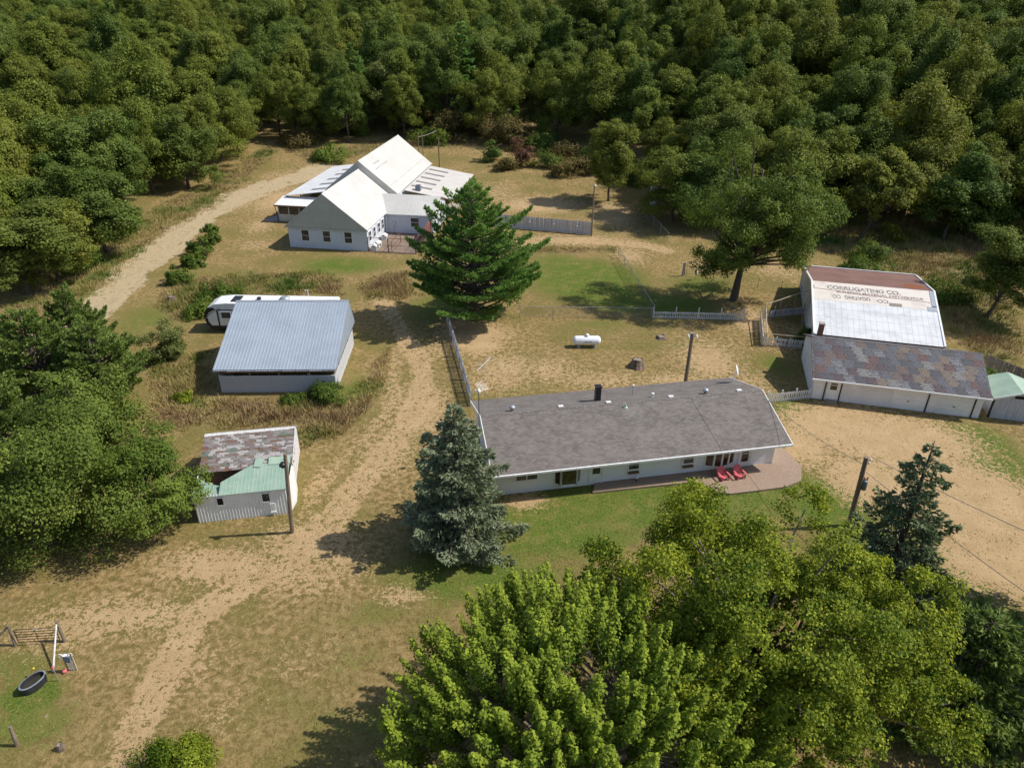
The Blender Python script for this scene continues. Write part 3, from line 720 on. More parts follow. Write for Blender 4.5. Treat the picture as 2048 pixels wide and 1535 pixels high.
# spruces
cm, tm = conifer('spruce', 550, 10.9, 4.5, .4, 'spruce', 'spruce', 25, 9, .72, .31, .80)
tree('blue_spruce', 'blue grey spruce at the near corner of the long ranch house', 'tree', G(918, 1072), cm, tm)
cm, tm = conifer('spruce', 551, 11.0, 3.9, .5, 'darkspruce', 'spruce', 21, 7, .60, .32, .85)
tree('dark_spruce', 'dark open spruce beside the transformer pole', 'tree', G(1776, 1160), cm, tm)
cm, tm = conifer('spruce', 552, 6.5, 5.0, .2, 'redpine', 'spruce', 22, 10, .5, .38, .6)
tree('dark_spruce', 'squat dark evergreen in shade at the lower corner of the picture', 'tree', (24.0, 26.0, 0), cm, tm, 0, 1)
edge_oak('tree just outside the frame whose shade falls on the sandy driveway', (36.0, 29.0, 0), 560, 6.2, 12, 4, 'oak', .4, 60, .3)

# ---- foreground maple: upright leafy shoots fanning from the centre
def maple(seed, rad, h, nshoot, perleaf):
    r = np.random.default_rng(seed); mb = MB(); Ps, Ns, Ts, Ss = [], [], [], []
    fork = Vector((0, 0, 2.2)); mb.tube([(0, 0, -.3), (0, 0, 0), (0, 0, 1), fork, (.1, 0, h*.6)], [.5, .38, .3, .27, .1], 9)
    limbs = []
    for i in range(13):
        a = i*2.4 + r.uniform(-.3, .3); q = .35 + .6*((i*.618) % 1)
        e = Vector((math.cos(a)*rad*.62*q, math.sin(a)*rad*.62*q, h*(.42 + .33*(1-q) + r.uniform(-.04, .04))))
        s = Vector((0, 0, 1.6 + 2.5*(1-q))); mid = s.lerp(e, .5) + Vector((0, 0, -.3)); mb.tube([s, mid, e], [.14, .09, .05], 6, False); limbs.append((s, mid, e))
    for k in range(nshoot):
        a = r.uniform(0, 2*math.pi); q = math.sqrt(r.uniform(.02, 1.0))
        low = r.random() < .38
        tilt = q*r.uniform(.6, 1.0)*(1.25 if low else .85)
        L = r.uniform(1.7, 3.4)
        tip = np.array([math.cos(a)*rad*q, math.sin(a)*rad*q, (h*(1 - .42*q*q) - (r.uniform(1.2, 4.5)*q if low else r.uniform(0, 1.0)))])
        d = np.array([math.cos(a)*math.sin(tilt), math.sin(a)*math.sin(tilt), math.cos(tilt)]); d /= np.linalg.norm(d)
        b = tip - d*L
        j = min(limbs, key=lambda m: (m[2]-Vector(b)).length); mb.tube([j[2], (Vector(b) + j[2])*.5 + Vector((0, 0, -.15)), Vector(b), Vector(tip)], [.045, .038, .03, .008], 4, False)
        m = int(perleaf*L/3); u = r.random(m)**.85
        wd = (.33*np.sin(np.pi*np.clip(u*.80+.17, 0, 1))+.07)*r.uniform(.75, 1.2)
        # leaf whorls in puffs along the shoot
        u = np.clip(np.round(u*11)/11 + r.normal(0, .022, m), 0, 1.02)
        rd = rdir(r, m); perp = unit(rd - (rd@d)[:, None]*d)
        Ps.append(b + d*(u*L)[:, None] + perp*(wd*(r.uniform(.2, 1.0, m) + np.abs(r.normal(0, .10, m))))[:, None])
        Ns.append(unit(perp*.55 + np.array([0, 0, .75]) + rdir(r, m)*.45))
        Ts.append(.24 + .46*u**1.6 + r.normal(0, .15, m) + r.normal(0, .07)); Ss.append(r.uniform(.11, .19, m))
    cm = leaves('crown', np.vstack(Ps), np.vstack(Ns), np.concatenate(Ss), np.concatenate(Ts), 'maple', .75, seed, .12)
    tm = bpy.data.meshes.new('trunk'); tm.from_pydata(mb.v, [], mb.f); tm.materials.append(M['palebark']); tm.shade_smooth(); tm.update()
    return cm, tm
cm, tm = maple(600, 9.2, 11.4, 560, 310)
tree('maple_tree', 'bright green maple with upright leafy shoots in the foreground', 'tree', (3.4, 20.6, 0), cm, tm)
cm, C, rm = clumpy_crown('crown', 610, 9.6, 9.4, 8.6, 2.6, 96, 15, 105, .155, 'goldoak', .13, .42, 1.15, .35, .7, .26, nj=.8)
tree('oak_tree', 'wide yellowing oak filling the lower right foreground', 'tree', (12.6, 25.6, 0), cm, limb_mesh('trunk', (0, 0, 0), C, .42, 'palebark', 61, .35, .4))

# ------------------------------------------------------------------ shrubs
def shrub(label, loc, seed, rx, h, mat, size=.2, nleaf=26, stems='bark', name='shrub', group=None, nm=9, ns=10):
    cm, C, rm = clumpy_crown('foliage', seed, rx, rx*.9, h*1.15, -.12*h, nm+7, ns, int(nleaf*.9), size*.95, mat, .34, .5, .9, .4, loose=True, tj=.17)
    t = thing(name, label, 'shrub', loc, 0, group); put('foliage', cm, t); put('stem', limb_mesh('stem', (0, 0, 0), C[:5], .04, stems, seed, .3), t); return t
for i, (px, py, rx, h, lab) in enumerate(((425, 487, 1.5, 2.6, 'topmost bright green shrub beside the gravel drive'), (400, 512, 1.9, 2.2, 'wide green shrub second down the gravel drive'), (388, 532, 1.5, 1.8, 'small green shrub third down the gravel drive'), (358, 565, 1.9, 1.9, 'lowest green shrub beside the gravel drive'))):
    shrub(lab, G(px, py), 700+i, rx, h, 'shrub', .26, 30, group='shrubs beside the gravel drive')
shrub('tall pale willow bush left of the metal roofed barn', G(345, 722), 710, 2.2, 4.2, 'willow', .2, 46, name='willow_bush', nm=13, ns=12)
shrub('green vines and brush heaped against the barn wall', G(650, 800), 711, 2.0, 1.5, 'shrub', .18, 40)
shrub('low green brush beneath the barn front wall', G(585, 806), 712, 1.2, .7, 'shrub', .18, 25)
shrub('yellow flowering weed clump left of the barn corner', G(368, 800), 713, .9, 1.0, 'goldoak', .14, 20)
shrub('sprig of green brush at the garage corner by the pen', G(1604, 690), 714, .9, 2.0, 'shrub', .22, 22)
shrub('bright shrub between garage and board fence', G(1975, 772), 715, 1.8, 2.4, 'shrub', .24, 30)
shrub('yellow green shrub cropped by the bottom edge of the picture', (-15.6, 21.3, 0), 716, 1.9, 2.0, 'goldoak', .13, 90, nm=12, ns=14)
shrub('low yellow green brush beside the front of the trailer', G(400, 628), 717, 2.0, 1.3, 'cedar', .24, 26)
shrub('green brush on the bank above the trailer nose', G(440, 600), 718, 2.2, 1.6, 'shrub', .24, 26)
for i, (px, py, rx, h, mt) in enumerate(((905, 280, 5, 7, 'brownleaf'), (950, 276, 5.5, 7.5, 'brownleaf'), (1000, 288, 5, 6.2, 'brownleaf'), (1040, 296, 3.5, 5, 'brownleaf'))):
    shrub(('tan and yellow thicket bush left of the woodland shack', 'largest tan thicket bush in front of the woodland shack', 'tan thicket bush at the corner of the woodland shack', 'small tan bush at the end of the thicket')[i], G(px, py), 720+i, rx, h, mt, .42, 26, group='thicket in front of the woodland shack')
shrub('dark green bush under the tan thicket', G(985, 322), 726, 2.6, 3.6, 'oakdark', .34, 22)
shrub('reddish brown bare looking bush beside the thicket', G(1042, 332), 727, 2.8, 5.2, 'redleaf', .3, 26, 'palebark')
for i, (px, py, rx, h, mt, lab) in enumerate(((1085, 300, 4, 4, 'oakdark', 'dark brush behind the reddish bush'), (1130, 312, 4.5, 4, 'brownleaf', 'olive thicket at the forest foot behind the yard'), (1180, 330, 4, 3.2, 'oakdark', 'dark brush left of the lone slender oak'), (1255, 368, 3.5, 3, 'oakdark', 'dark brush right of the lone slender oak'), (1120, 352, 3.5, 1.8, 'brownleaf', 'low tan brush in front of the dark mound'), (860, 285, 4, 3.5, 'cedar', 'yellow green brush left of the tan thicket'), (1010, 340, 3, 2, 'brownleaf', 'low tan brush under the thicket edge'))):
    shrub(lab, G(px, py), 740+i, rx, h, mt, .36, 24, group='brush along the forest foot')
shrub('olive brush below the reddish bush', G(1150, 345), 728, 4.0, 2.4, 'brownleaf', .36, 20)
shrub('dark brush mound in the shade right of the thicket', G(1100, 335), 729, 3.6, 2.6, 'oakdark', .36, 22)
shrub('yellow bush at the foot of the forest behind the cream roof', G(722, 268), 730, 2.8, 1.8, 'cedar', .4, 20)
shrub('green thicket row left of the cream roof near the forest', G(600, 290), 731, 5, 2.2, 'brownleaf', .4, 24)
shrub('low olive thicket above the pale side roof', G(650, 320), 732, 4, 1.6, 'cedar', .4, 24)
shrub('leafy green patch behind the rusty roof shed', G(1720, 545), 733, 3.0, 1.6, 'shrub', .3, 26)
shrub('wide green brush patch right of the white sheet roof', G(1890, 600), 734, 3.6, 1.4, 'shrub', .3, 28)
shrub('dark bramble mound under the leaning oak', G(1735, 515), 735, 3.0, 2.0, 'oakdark', .3, 24)
shrub('green brush at the forest foot left of the gravel drive', G(240, 475), 736, 2.6, 1.8, 'cedar', .3, 24)
shrub('dark brush at the forest edge beside the drive bend', G(150, 545), 737, 3.0, 2.4, 'shrub', .3, 28)

# ------------------------------------------------------------------ building helpers
def window(parent, x0, x1, z0, z1, y, frame=.07, split=None, glass='glass', name='window', cols=1, depth=.10, side=None):
    """framed window standing proud of a wall at local y (facing -y), or on a wall facing +x when side is given"""
    def place(mb_box):
        if side is None: return mb_box
        return None
    w = MB()
    def bx(m, a0, a1, d0, d1, c0, c1):
        if side is None: m.box(a0, a1, y - d1, y - d0, c0, c1)
        else: m.box(side + d0, side + d1, a0, a1, c0, c1)
    for q in ((x0-frame, x1+frame, z1, z1+frame), (x0-frame, x1+frame, z0-frame, z0), (x0-frame, x0, z0, z1), (x1, x1+frame, z0, z1)): bx(w, q[0], q[1], .003, depth, q[2], q[3])
    if split is not None: bx(w, x0, x1, .004, depth*.8, z0+(z1-z0)*split-.025, z0+(z1-z0)*split+.025)
    for k in range(1, cols):
        xm = x0 + (x1-x0)*k/cols; bx(w, xm-.035, xm+.035, .004, depth*.8, z0, z1)
    f = w.build(name, 'trim', parent)
    for k in range(cols):
        g = MB(); a, b = x0+(x1-x0)*k/cols, x0+(x1-x0)*(k+1)/cols; bx(g, a+.002, b-.002, .004, depth*.45, z0+.002, z1-.002); g.build('pane', glass, f)
    return f

def ribbed(mb, p00, p10, p11, p01, pitch=.23, hgt=.03, w=.05, t=.02):
    """metal sheet (corner points: low-start, low-end, high-end, high-start) with raised ribs up the slope"""
    p = [Vector(q) for q in (p00, p10, p11, p01)]; mb.slab(p, t)
    n = (p[1]-p[0]).cross(p[2]-p[1]).normalized(); L = (p[1]-p[0]).length; k = max(1, int(L/pitch)); ax = (p[1]-p[0]).normalized()
    for i in range(k):
        f = (i+.5)/k; a = p[0].lerp(p[1], f); b = p[3].lerp(p[2], f); s = ax*w*.5
        q = [a-s, a+n*hgt, b+n*hgt, b-s]; mb.poly(q); q = [a+n*hgt, a+s, b+s, b+n*hgt]; mb.poly(q)
    return mb

# ------------------------------------------------------------------ ranch house
H = thing('ranch_house', 'long white ranch house with grey brown shingle roof', 'house', (-1.34, 42.71, 0), .198)
L, Wd, he, ri = 23.73, 10.98, 2.68, 1.80; v0 = 1.15; hm = Wd/2
w = MB(); xa, xb, ya, yb = .35, 23.05, v0, Wd-.6
wt = lambda y: he + ri*(1 - abs(y-hm)/hm) - .13
w.poly([(xa,ya,-.3),(xb,ya,-.3),(xb,ya,wt(ya)),(xa,ya,wt(ya))]); w.poly([(xb,yb,-.3),(xa,yb,-.3),(xa,yb,wt(yb)),(xb,yb,wt(yb))])
w.poly([(xb,ya,-.3),(xb,yb,-.3),(xb,yb,wt(yb)),(xb,hm,wt(hm)),(xb,ya,wt(ya))]); w.poly([(xa,yb,-.3),(xa,ya,-.3),(xa,ya,wt(ya)),(xa,hm,wt(hm)),(xa,yb,wt(yb))])
w.build('wall', 'siding', H)
def laps(parent, x0, x1, y, z0, z1, row, mat, t=.022):
    m = MB(); z = z0
    while z < z1 - .02:
        zt = min(z+row, z1); m.poly([(x0,y-t,z),(x1,y-t,z),(x1,y-.004,zt),(x0,y-.004,zt)]); m.poly([(x0,y-.003,z),(x1,y-.003,z),(x1,y-t,z),(x0,y-t,z)]); z += row
    return m.build('siding', mat, parent)
laps(H, xa, xb, ya, .0, 2.6, .16, 'siding')
sl = math.hypot(hm, ri)
rf = MB().slab([(0,0,he),(L,0,he),(L,hm,he+ri),(0,hm,he+ri)], .12)
ro = rf.build('roof', 'shingle', H, uv=lambda c: (c.x, c.y*sl/hm))
rr_ = MB().slab([(0,hm,he+ri+.002),(L,hm,he+ri+.002),(L,Wd,he),(0,Wd,he)], .12); rr_.build('roof', 'shingle', H, uv=lambda c: (c.x+.4, c.y*sl/hm+.07))
MB().slab([(0,hm-.14,he+ri-.03),(L,hm-.14,he+ri-.03),(L,hm+.01,he+ri+.03),(0,hm+.01,he+ri+.03)],.02).build('ridge_cap','shingle',ro, uv=lambda c:(c.y,c.x*.5))
g = MB(); g.box(-.03, L+.03, -.13, -.003, he-.17, he-.02); 
for k in range(40): g.box(.3+k*.6, .36+k*.6, -.132, -.06, he-.019, he-.005)
g.build('gutter', 'trim', H)
for x in (-.06, L+.004):
    t = MB(); t.slab([(x,0,he+.02),(x+.055,0,he+.02),(x+.055,hm,he+ri+.02),(x,hm,he+ri+.02)],.2); t.slab([(x,hm,he+ri+.021),(x+.055,hm,he+ri+.021),(x+.055,Wd,he+.02),(x,Wd,he+.02)],.2); t.build('fascia','trim',H)
MB().tube([(xb+.06, ya-.05, he-.25), (xb+.06, ya-.05, 0)], .045, 6).build('downspout', 'trim', H)
# roof seam, vents
zf = lambda y: he + ri*y/hm if y < hm else he + ri*(Wd-y)/hm
MB().tube([(17.33, 5.2, zf(5.2)+.005), (17.6, 2.6, zf(2.6)+.005), (17.85, .1, zf(.1)+.005)], .012, 4).build('cable', 'blackmetal', H)
for x, y in ((2.64, 6.15), (18.88, 5.9)):
    z = zf(y); d = MB().lathe([(.12,z-.05),(.12,z+.16),(.2,z+.2),(.24,z+.3),(.2,z+.42),(.1,z+.47),(.02,z+.48)], 14, (x,y,0)).build('turbine_vent','galv',H, True)
for x, y in ((6.55,5.91),(10.48,5.79),(15.8,5.75),(21.79,5.7)):
    z = zf(y); b = MB().slab([(x-.2,y-.14,z+.13),(x+.2,y-.14,z+.13),(x+.2,y+.16,z+.10),(x-.2,y+.16,z+.10)],.16); b.build('box_vent','trim',H)
x, y = 9.94, 7.0; z = zf(y); c = MB(); c.box(x-.22,x+.22,y-.22,y+.22,z-.2,z+1.25); ch = c.build('chimney','blackmetal',H); MB().box(x-.27,x+.27,y-.27,y+.27,z+1.27,z+1.36).build('cap','blackmetal',ch); MB().box(x-.17,x+.17,y-.17,y+.17,z+1.25,z+1.27).build('cap_neck','galv',ch)
x, y = 13.24, 7.7; z = zf(y); c = MB().tube([(x,y,z-.1),(x,y,z+.85)], .05, 8).build('vent_pipe','galv',H); MB().lathe([(.09,z+.86),(.09,z+.97),(.03,z+1.0)],10,(x,y,0)).build('cap','trim',c)
x, y = 14.45, 6.35; z = zf(y); MB().lathe([(.07,z-.05),(.07,z+.28),(.13,z+.3),(.13,z+.38),(.04,z+.42)],10,(x,y,0)).build('vent_pipe','trim',H)
x, y = 11.64, 5.0; z = zf(y); MB().lathe([(.22,z-.03),(.08,z+.12),(.06,z+.3)],8,(x,y,0)).build('vent_flashing','palegreen',H)
# front wall openings
window(H, 2.0, 3.6, 1.2, 1.95, v0, .10, None, 'glass', cols=2)
by = MB(); by.slab([(4.95,v0-.01,.52),(5.35,v0-.5,.52),(6.6,v0-.5,.52),(7.0,v0-.01,.52)][::-1],.10); by.slab([(4.95,v0-.01,2.0),(5.35,v0-.5,2.0),(6.6,v0-.5,2.0),(7.0,v0-.01,2.0)][::-1],.10)
for (a, b) in (((4.95,v0-.02),(5.35,v0-.48)),((5.35,v0-.48),(6.6,v0-.48)),((6.6,v0-.48),(7.0,v0-.02))):
    for p in (a, b): by.tube([(p[0],p[1],.52),(p[0],p[1],2.1)], .085, 6)
by.slab([(5.2,v0-.01,.22),(5.45,v0-.3,.42),(6.5,v0-.3,.42),(6.75,v0-.01,.22)][::-1],.1)
B_ = by.build('bay_window','trim',H)
for a, b in (((5.0,v0-.06),(5.32,v0-.43)),((5.42,v0-.46),(6.53,v0-.46)),((6.63,v0-.43),(6.95,v0-.06))): MB().poly([(a[0],a[1],.62),(b[0],b[1],.62),(b[0],b[1],2.0),(a[0],a[1],2.0)]).build('pane','amber',B_)
def door(parent, x0, x1, z1, y, gz0, gz1, full=False, mat='trim'):
    d = MB().box(x0, x1, y-.05, y-.003, .08, z1); d.box(x0-.1,x0-.002,y-.08,y-.003,.0,z1+.1); d.box(x1+.002,x1+.1,y-.08,y-.003,.0,z1+.1); d.box(x0,x1,y-.08,y-.003,z1+.002,z1+.1); o = d.build('door', mat, parent)
    MB().box(x0+.16, x1-.16, y-.06, y-.051, gz0, gz1).build('pane', 'amber' if full else 'glass', o)
    if full: MB().box(x0+.16, x1-.16, y-.07, y-.0601, (gz0+gz1)/2+.12, (gz0+gz1)/2+.18).build('rail', mat, o)
    MB().lathe([(.03,0),(.045,.03),(.02,.06)],8,(x1-.1,y-.11,.98)).build('handle','galv',o); return o
door(H, 7.80, 8.72, 2.08, v0, 1.02, 1.55)
for x in (10.85, 15.35):
    window(H, x, x+.82, 1.08, 1.9, v0, .10, .5)
    b = MB(); b.slab([(x-.02,v0-.22,0.88),(x+.84,v0-.22,.88),(x+.84,v0-.004,.88),(x-.02,v0-.004,.88)],.16); b.build('flower_box','brownwood',H)
bw = MB(); pts = [(17.2+2.45*k/4, v0 - .42*math.sin(math.pi*k/4)**.8 if 0 < k < 4 else v0-.01) for k in range(5)]
for zz in (.58, 1.95): bw.slab([(p[0],p[1],zz) for p in pts][::-1], .11)
for p in pts: bw.tube([(p[0],p[1],.58),(p[0],p[1],2.0)], .075, 6)
bo = bw.build('bow_window','trim',H)
for a, b in zip(pts[:-1], pts[1:]): MB().poly([(a[0],a[1]+.01,.68),(b[0],b[1]+.01,.68),(b[0],b[1]+.01,1.86),(a[0],a[1]+.01,1.86)]).build('pane','amber',bo)
door(H, 20.15, 21.05, 2.05, v0, .62, 1.9, True)
# patio slab and step
def world_slab(name, pts, z, t, mat, label=None, cat=None, structure=True):
    P = [Vector((p[0], p[1], z)) for p in pts]
    if sum((b.x-a.x)*(b.y+a.y) for a, b in zip(P, P[1:]+P[:1])) > 0: P = P[::-1]
    o = MB().slab(P, t).build(name, mat)
    if structure: o['kind'] = 'structure'
    if label: o['label'] = label; o['category'] = cat
    return o
Hm = Matrix.Translation((-1.34,42.71,0)) @ Matrix.Rotation(.198,4,'Z')
hp = lambda x, y: tuple((Hm @ Vector((x,y,0))).xy)
world_slab('patio', [hp(8.3,v0+.1),hp(23.1,v0+.1),hp(23.4,2.2),hp(24.5,3.6),hp(25.2,2.6),hp(25.2,.2),hp(24.2,-1.5),hp(22.6,-2.0),hp(20.6,-2.05),hp(18.0,-2.05),hp(17.1,-1.7),hp(16.0,-.15),hp(12,-.05),hp(7.7,.0)], .018, .15, 'patio', 'pinkish aggregate patio and walk along the front of the ranch house', 'patio')
o = MB().box(.0,3.1,-1.15,.0,0,.13).build('entry_step','concrete'); o.matrix_world = Hm @ Matrix.Translation((20.0,v0-.004,.02)); tag(o,'low concrete step under the right hand house door','step')
o = MB().box(.0,.95,-.6,.0,0,.012).build('door_mat','mat'); o.matrix_world = Hm @ Matrix.Translation((20.9,v0-.1,.155)); tag(o,'black mat on the step beside the house door','mat')
# planting bed of bare soil under the bay window stays ground
# satellite dish, antenna mast
D_ = thing('satellite_dish','grey oval satellite dish on the rear eave of the ranch house','satellite dish',tuple(Hm @ Vector((23.2,9.2,zf(9.2)))))
MB().tube([(0,0,-.05),(0,0,.9)],.035,6).build('mast','trim',D_)
d = MB().lathe([(.02,0),(.3,.04),(.47,.12),(.48,.14),(.3,.07),(.02,.03)],18).build('reflector','trim',D_,True,(0,-.1,1.15)); d.rotation_euler=(R(70),0,R(70)); d.scale=(.75,1.1,1)
MB().tube([(0.1,-.1,.95),(.55,-.2,1.0)],.02,5).build('feed_arm','galv',D_)
A_ = thing('antenna_mast','thin mast with white sensor head at the gable end of the ranch house','antenna',tuple(Hm @ Vector((-.15,5.3,0))))
MB().tube([(0,0,0),(0,0,6.6)],.03,6).build('mast','blackmetal',A_); MB().lathe([(.05,6.6),(.13,6.65),(.15,6.85),(.06,7.0)],10).build('sensor','trim',A_,True); MB().tube([(0,0,6.7),(-.3,0,6.95)],.03,5).build('wind_vane','trim',A_)
T_ = thing('tv_antenna','tall spindly television antenna on a lattice mast behind the house','antenna',G(968,800))
m = MB()
for a in range(3):
    q = 2.1*a; m.tube([(.12*math.cos(q),.12*math.sin(q),0),(.12*math.cos(q),.12*math.sin(q),3.6)],.014,4)
for k in range(14):
    z = .15+k*.25; m.tube([(.12,0,z),(.12*math.cos(2.1),.12*math.sin(2.1),z+.12)],.008,4); m.tube([(.12*math.cos(2.1),.12*math.sin(2.1),z+.12),(.12*math.cos(4.2),.12*math.sin(4.2),z+.2)],.008,4)
m.build('mast','galv',T_)
m = MB().tube([(-.55,-.5,3.4),(.65,.55,4.2)],.028,5)
m.build('boom','trim',T_)
for k in range(8):
    f = k/7; x, y, z = -.55+1.2*f, -.5+1.05*f, 3.4+.8*f; l = .9-.45*f; MB().tube([(x-l*.6,y+l*.6,z),(x+l*.6,y-l*.6,z)],.009,4).build('element','galv',T_)
m = MB().tube([(-.5,-.1,1.9),(.1,-.5,1.4)],.022,5).build('boom','trim',T_)
for k in range(6):
    f = k/5; MB().tube([(-.5+.6*f-.35,-.1-.4*f-.3,1.9-.5*f),(-.5+.6*f+.35,-.1-.4*f+.3,1.9-.5*f)],.008,4).build('element','galv',T_)

# ------------------------------------------------------------------ garage with patchwork shingles
Ga = thing('garage','white garage with patchwork shingle roof and two overhead doors','garage',(27.72,58.86,0),-.236)
Lg, bg_, heg, rig = 15.0, 5.0, 2.32, 2.03; wv = .45
w = MB()
w.poly([(.3,wv,-.2),(14.6,wv,-.2),(14.6,wv,heg+.02),(.3,wv,heg+.02)]); w.poly([(.3,9.2,-.2),(.3,wv,-.2),(.3,wv,heg+.02),(.3,bg_,heg+rig-.15),(.3,9.2,heg+.3)]); w.poly([(14.6,wv,-.2),(14.6,9.2,-.2),(14.6,9.2,heg+.3),(14.6,bg_,heg+rig-.15),(14.6,wv,heg+.02)])
w.build('wall','siding_gar',Ga)
rfg = MB().slab([(0,0,heg),(Lg,0,heg),(Lg,bg_,heg+rig),(0,bg_,heg+rig)],.12); rfg.slab([(0,bg_,heg+rig),(Lg,bg_,heg+rig),(Lg,9.4,heg+.25),(0,9.4,heg+.25)],.12)
M['whitesheet']=plain('weathered_white_sheet',(.66,.67,.68),(.54,.55,.56),.7,.5,lo=.4,hi=.68); M['shingle2'] = shingle_mat('garage_base_shingles',(.155,.14,.14),(.11,.10,.105),(.06,.055,.055)); rgo = rfg.build('roof','shingle2',Ga,uv=lambda c:(c.x,c.y*1.08))
pc = {'greyblue':(.155,.155,.172),'brown':(.19,.15,.135),'redbrown':(.175,.12,.112),'pale':(.255,.245,.235),'tan':(.235,.19,.155),'plum':(.135,.108,.115),'slate':(.125,.122,.135)}
for k, c in pc.items(): M['patch_'+k] = plain('shingle_'+k, c, tuple(x*.68 for x in c), 5, .9, bs=.3, lo=.42, hi=.6)
def speck_mat():
    m, n, l, p = nodes('shingle_speckled'); t = n.new('ShaderNodeTexBrick'); l.new(scaled(n,l,1,1,1), t.inputs['Vector']); t.inputs['Scale'].default_value=1
    t.inputs['Color1'].default_value=(.36,.36,.37,1); t.inputs['Color2'].default_value=(.10,.10,.11,1); t.inputs['Mortar'].default_value=(.09,.09,.10,1); t.inputs['Brick Width'].default_value=.17; t.inputs['Row Height'].default_value=.14; t.inputs['Mortar Size'].default_value=.03; t.inputs['Bias'].default_value=-.25
    l.new(t.outputs['Color'], p.inputs['Base Color']); p.inputs['Roughness'].default_value=.9; return m
M['patch_speck'] = speck_mat()
r = np.random.default_rng(33); NC, NR = 16, 6; slg = math.hypot(bg_,rig); pw, ph = Lg/NC, slg/NR; tilt = math.atan2(rig,bg_)
kinds = list(pc)+['speck','slate','greyblue','greyblue','slate','plum','tan']
pm = {}
for k in set(kinds):
    mb = MB(); rr = np.random.default_rng(len(k))
    for q in range(6):
        o_ = rr.uniform(-.13,.13); y0 = q*ph/6
        for tb in range(4): mb.box(-pw/2+o_+tb*pw/4+.008, -pw/2+o_+(tb+1)*pw/4-.008, y0+.006, y0+ph/6-.006, .003, .018+.003*((q+tb)%3))
    me = bpy.data.meshes.new('shingle_patch'); me.from_pydata(mb.v,[],mb.f); me.materials.append(M['patch_'+k]); pm[k]=me
prev = None
for j in range(NR):
    for i in range(NC):
        k = kinds[r.integers(len(kinds))]
        while k == prev: k = kinds[r.integers(len(kinds))]
        prev = k
        x = (i+.5)*pw+ (.22 if j%2 else -.12); x = min(max(x, pw*.62), Lg-pw*.62); s = j*ph
        o = put('shingle_patch', pm[k], rgo, (x, s*math.cos(tilt), heg+s*math.sin(tilt)+.004+.0015*((i*3+j)%4))); o.rotation_euler=(tilt,0,0)
MB().slab([(0,bg_-.16,heg+rig-.02),(Lg,bg_-.16,heg+rig-.02),(Lg,bg_+.02,heg+rig+.045),(0,bg_+.02,heg+rig+.045)],.03).build('ridge_cap','shingle2',rgo,uv=lambda c:(c.y,c.x))
MB().box(-.02,Lg+.02,-.11,-.003,heg-.15,heg-.01).build('gutter','trim',Ga)
door(Ga,1.62,2.52,2.0,wv,1.15,1.85,True)
for x0,x1 in ((7.2,9.95),(11.0,13.75)):
    d = MB().box(x0-.08,x1+.08,wv-.03,wv-.003,0,2.08).build('door_frame','trim',Ga)
    gd = None
    for k in range(4):
        p_ = MB().box(x0,x1,wv-.055+.002*(k%2),wv-.031,.03+k*.5,.03+k*.5+.485).build('door_panel','whitemetal',d)
    MB().box((x0+x1)/2-.08,(x0+x1)/2+.08,wv-.09,wv-.056,.85,.93).build('handle','blackmetal',d)
for x in (1.35,2.72,10.15,13.95): MB().box(x-.05,x+.05,wv-.07,wv-.003,.0,heg-.16).build('downspout','blackmetal' if x!=2.0 else 'trim',Ga)
for x in (1.0,7.1,10.7,14.2): MB().box(x-.06,x+.06,wv-.16,wv-.004,heg-.32,heg-.2).build('lamp','blackmetal',Ga)
c = MB().box(.75,1.2,bg_+1.0,bg_+1.5,heg+1.2,heg+rig+.85).build('chimney','brick',Ga); MB().box(.70,1.25,bg_+.95,bg_+1.55,heg+rig+.852,heg+rig+.94).build('cap','concrete',c)
o = MB().box(0,.9,-.55,0,0,.15).build('entry_step','oldwood'); o.matrix_world = Matrix.Translation((27.72,58.86,0))@Matrix.Rotation(-.236,4,'Z')@Matrix.Translation((1.6,wv-.06,0)); tag(o,'dark wooden step under the garage side door','step')

# ------------------------------------------------------------------ metal roofed shed behind the garage
Sh = thing('metal_shed','shed with rusty, printed and white metal sheet roof behind the garage','shed',(27.72,58.86,0),-.236)
yf, yr, yb_, zf_, zr_, zb_ = 9.3, 19.6, 30.2, 2.75, 4.75, 2.9
XL = lambda y: 1.05 + (y-9.3)*.047; XR = lambda y: 13.35 + (y-9.3)*.085
w = MB(); zz = lambda y: zf_+(zr_-zf_)*(y-yf)/(yr-yf) if y<yr else zr_+(zb_-zr_)*(y-yr)/(yb_-yr)
for X, fl in ((XL,1),(XR,-1)):
    q = [(X(yf)+.12*fl,yf,-.2),(X(yf)+.12*fl,yf,zz(yf)-.06),(X(yr)+.12*fl,yr,zz(yr)-.06),(X(yb_)+.12*fl,yb_-.1,zz(yb_)-.06),(X(yb_)+.12*fl,yb_-.1,-.2)]; w.poly(q if fl>0 else q[::-1])
w.poly([(XR(yb_),yb_-.1,-.2),(XL(yb_),yb_-.1,-.2),(XL(yb_),yb_-.1,zb_-.06),(XR(yb_),yb_-.1,zb_-.06)])
w.build('wall','barnwood',Sh)
def roof_quad(mb, y0, y1, lift=0, a=0., b=1., t=.04):
    x = lambda y,f: XL(y)+(XR(y)-XL(y))*f
    return mb.slab([(x(y0,a),y0,zz(y0)+lift),(x(y0,b),y0,zz(y0)+lift),(x(y1,b),y1,zz(y1)+lift),(x(y1,a),y1,zz(y1)+lift)],t)
roof_quad(MB(),yr+.002,yb_).build('roof','rust',Sh)
roof_quad(MB(),yf,yr).build('roof','oldwood',Sh)
yw = 15.9
r = np.random.default_rng(8); NC, NR = 22, 4
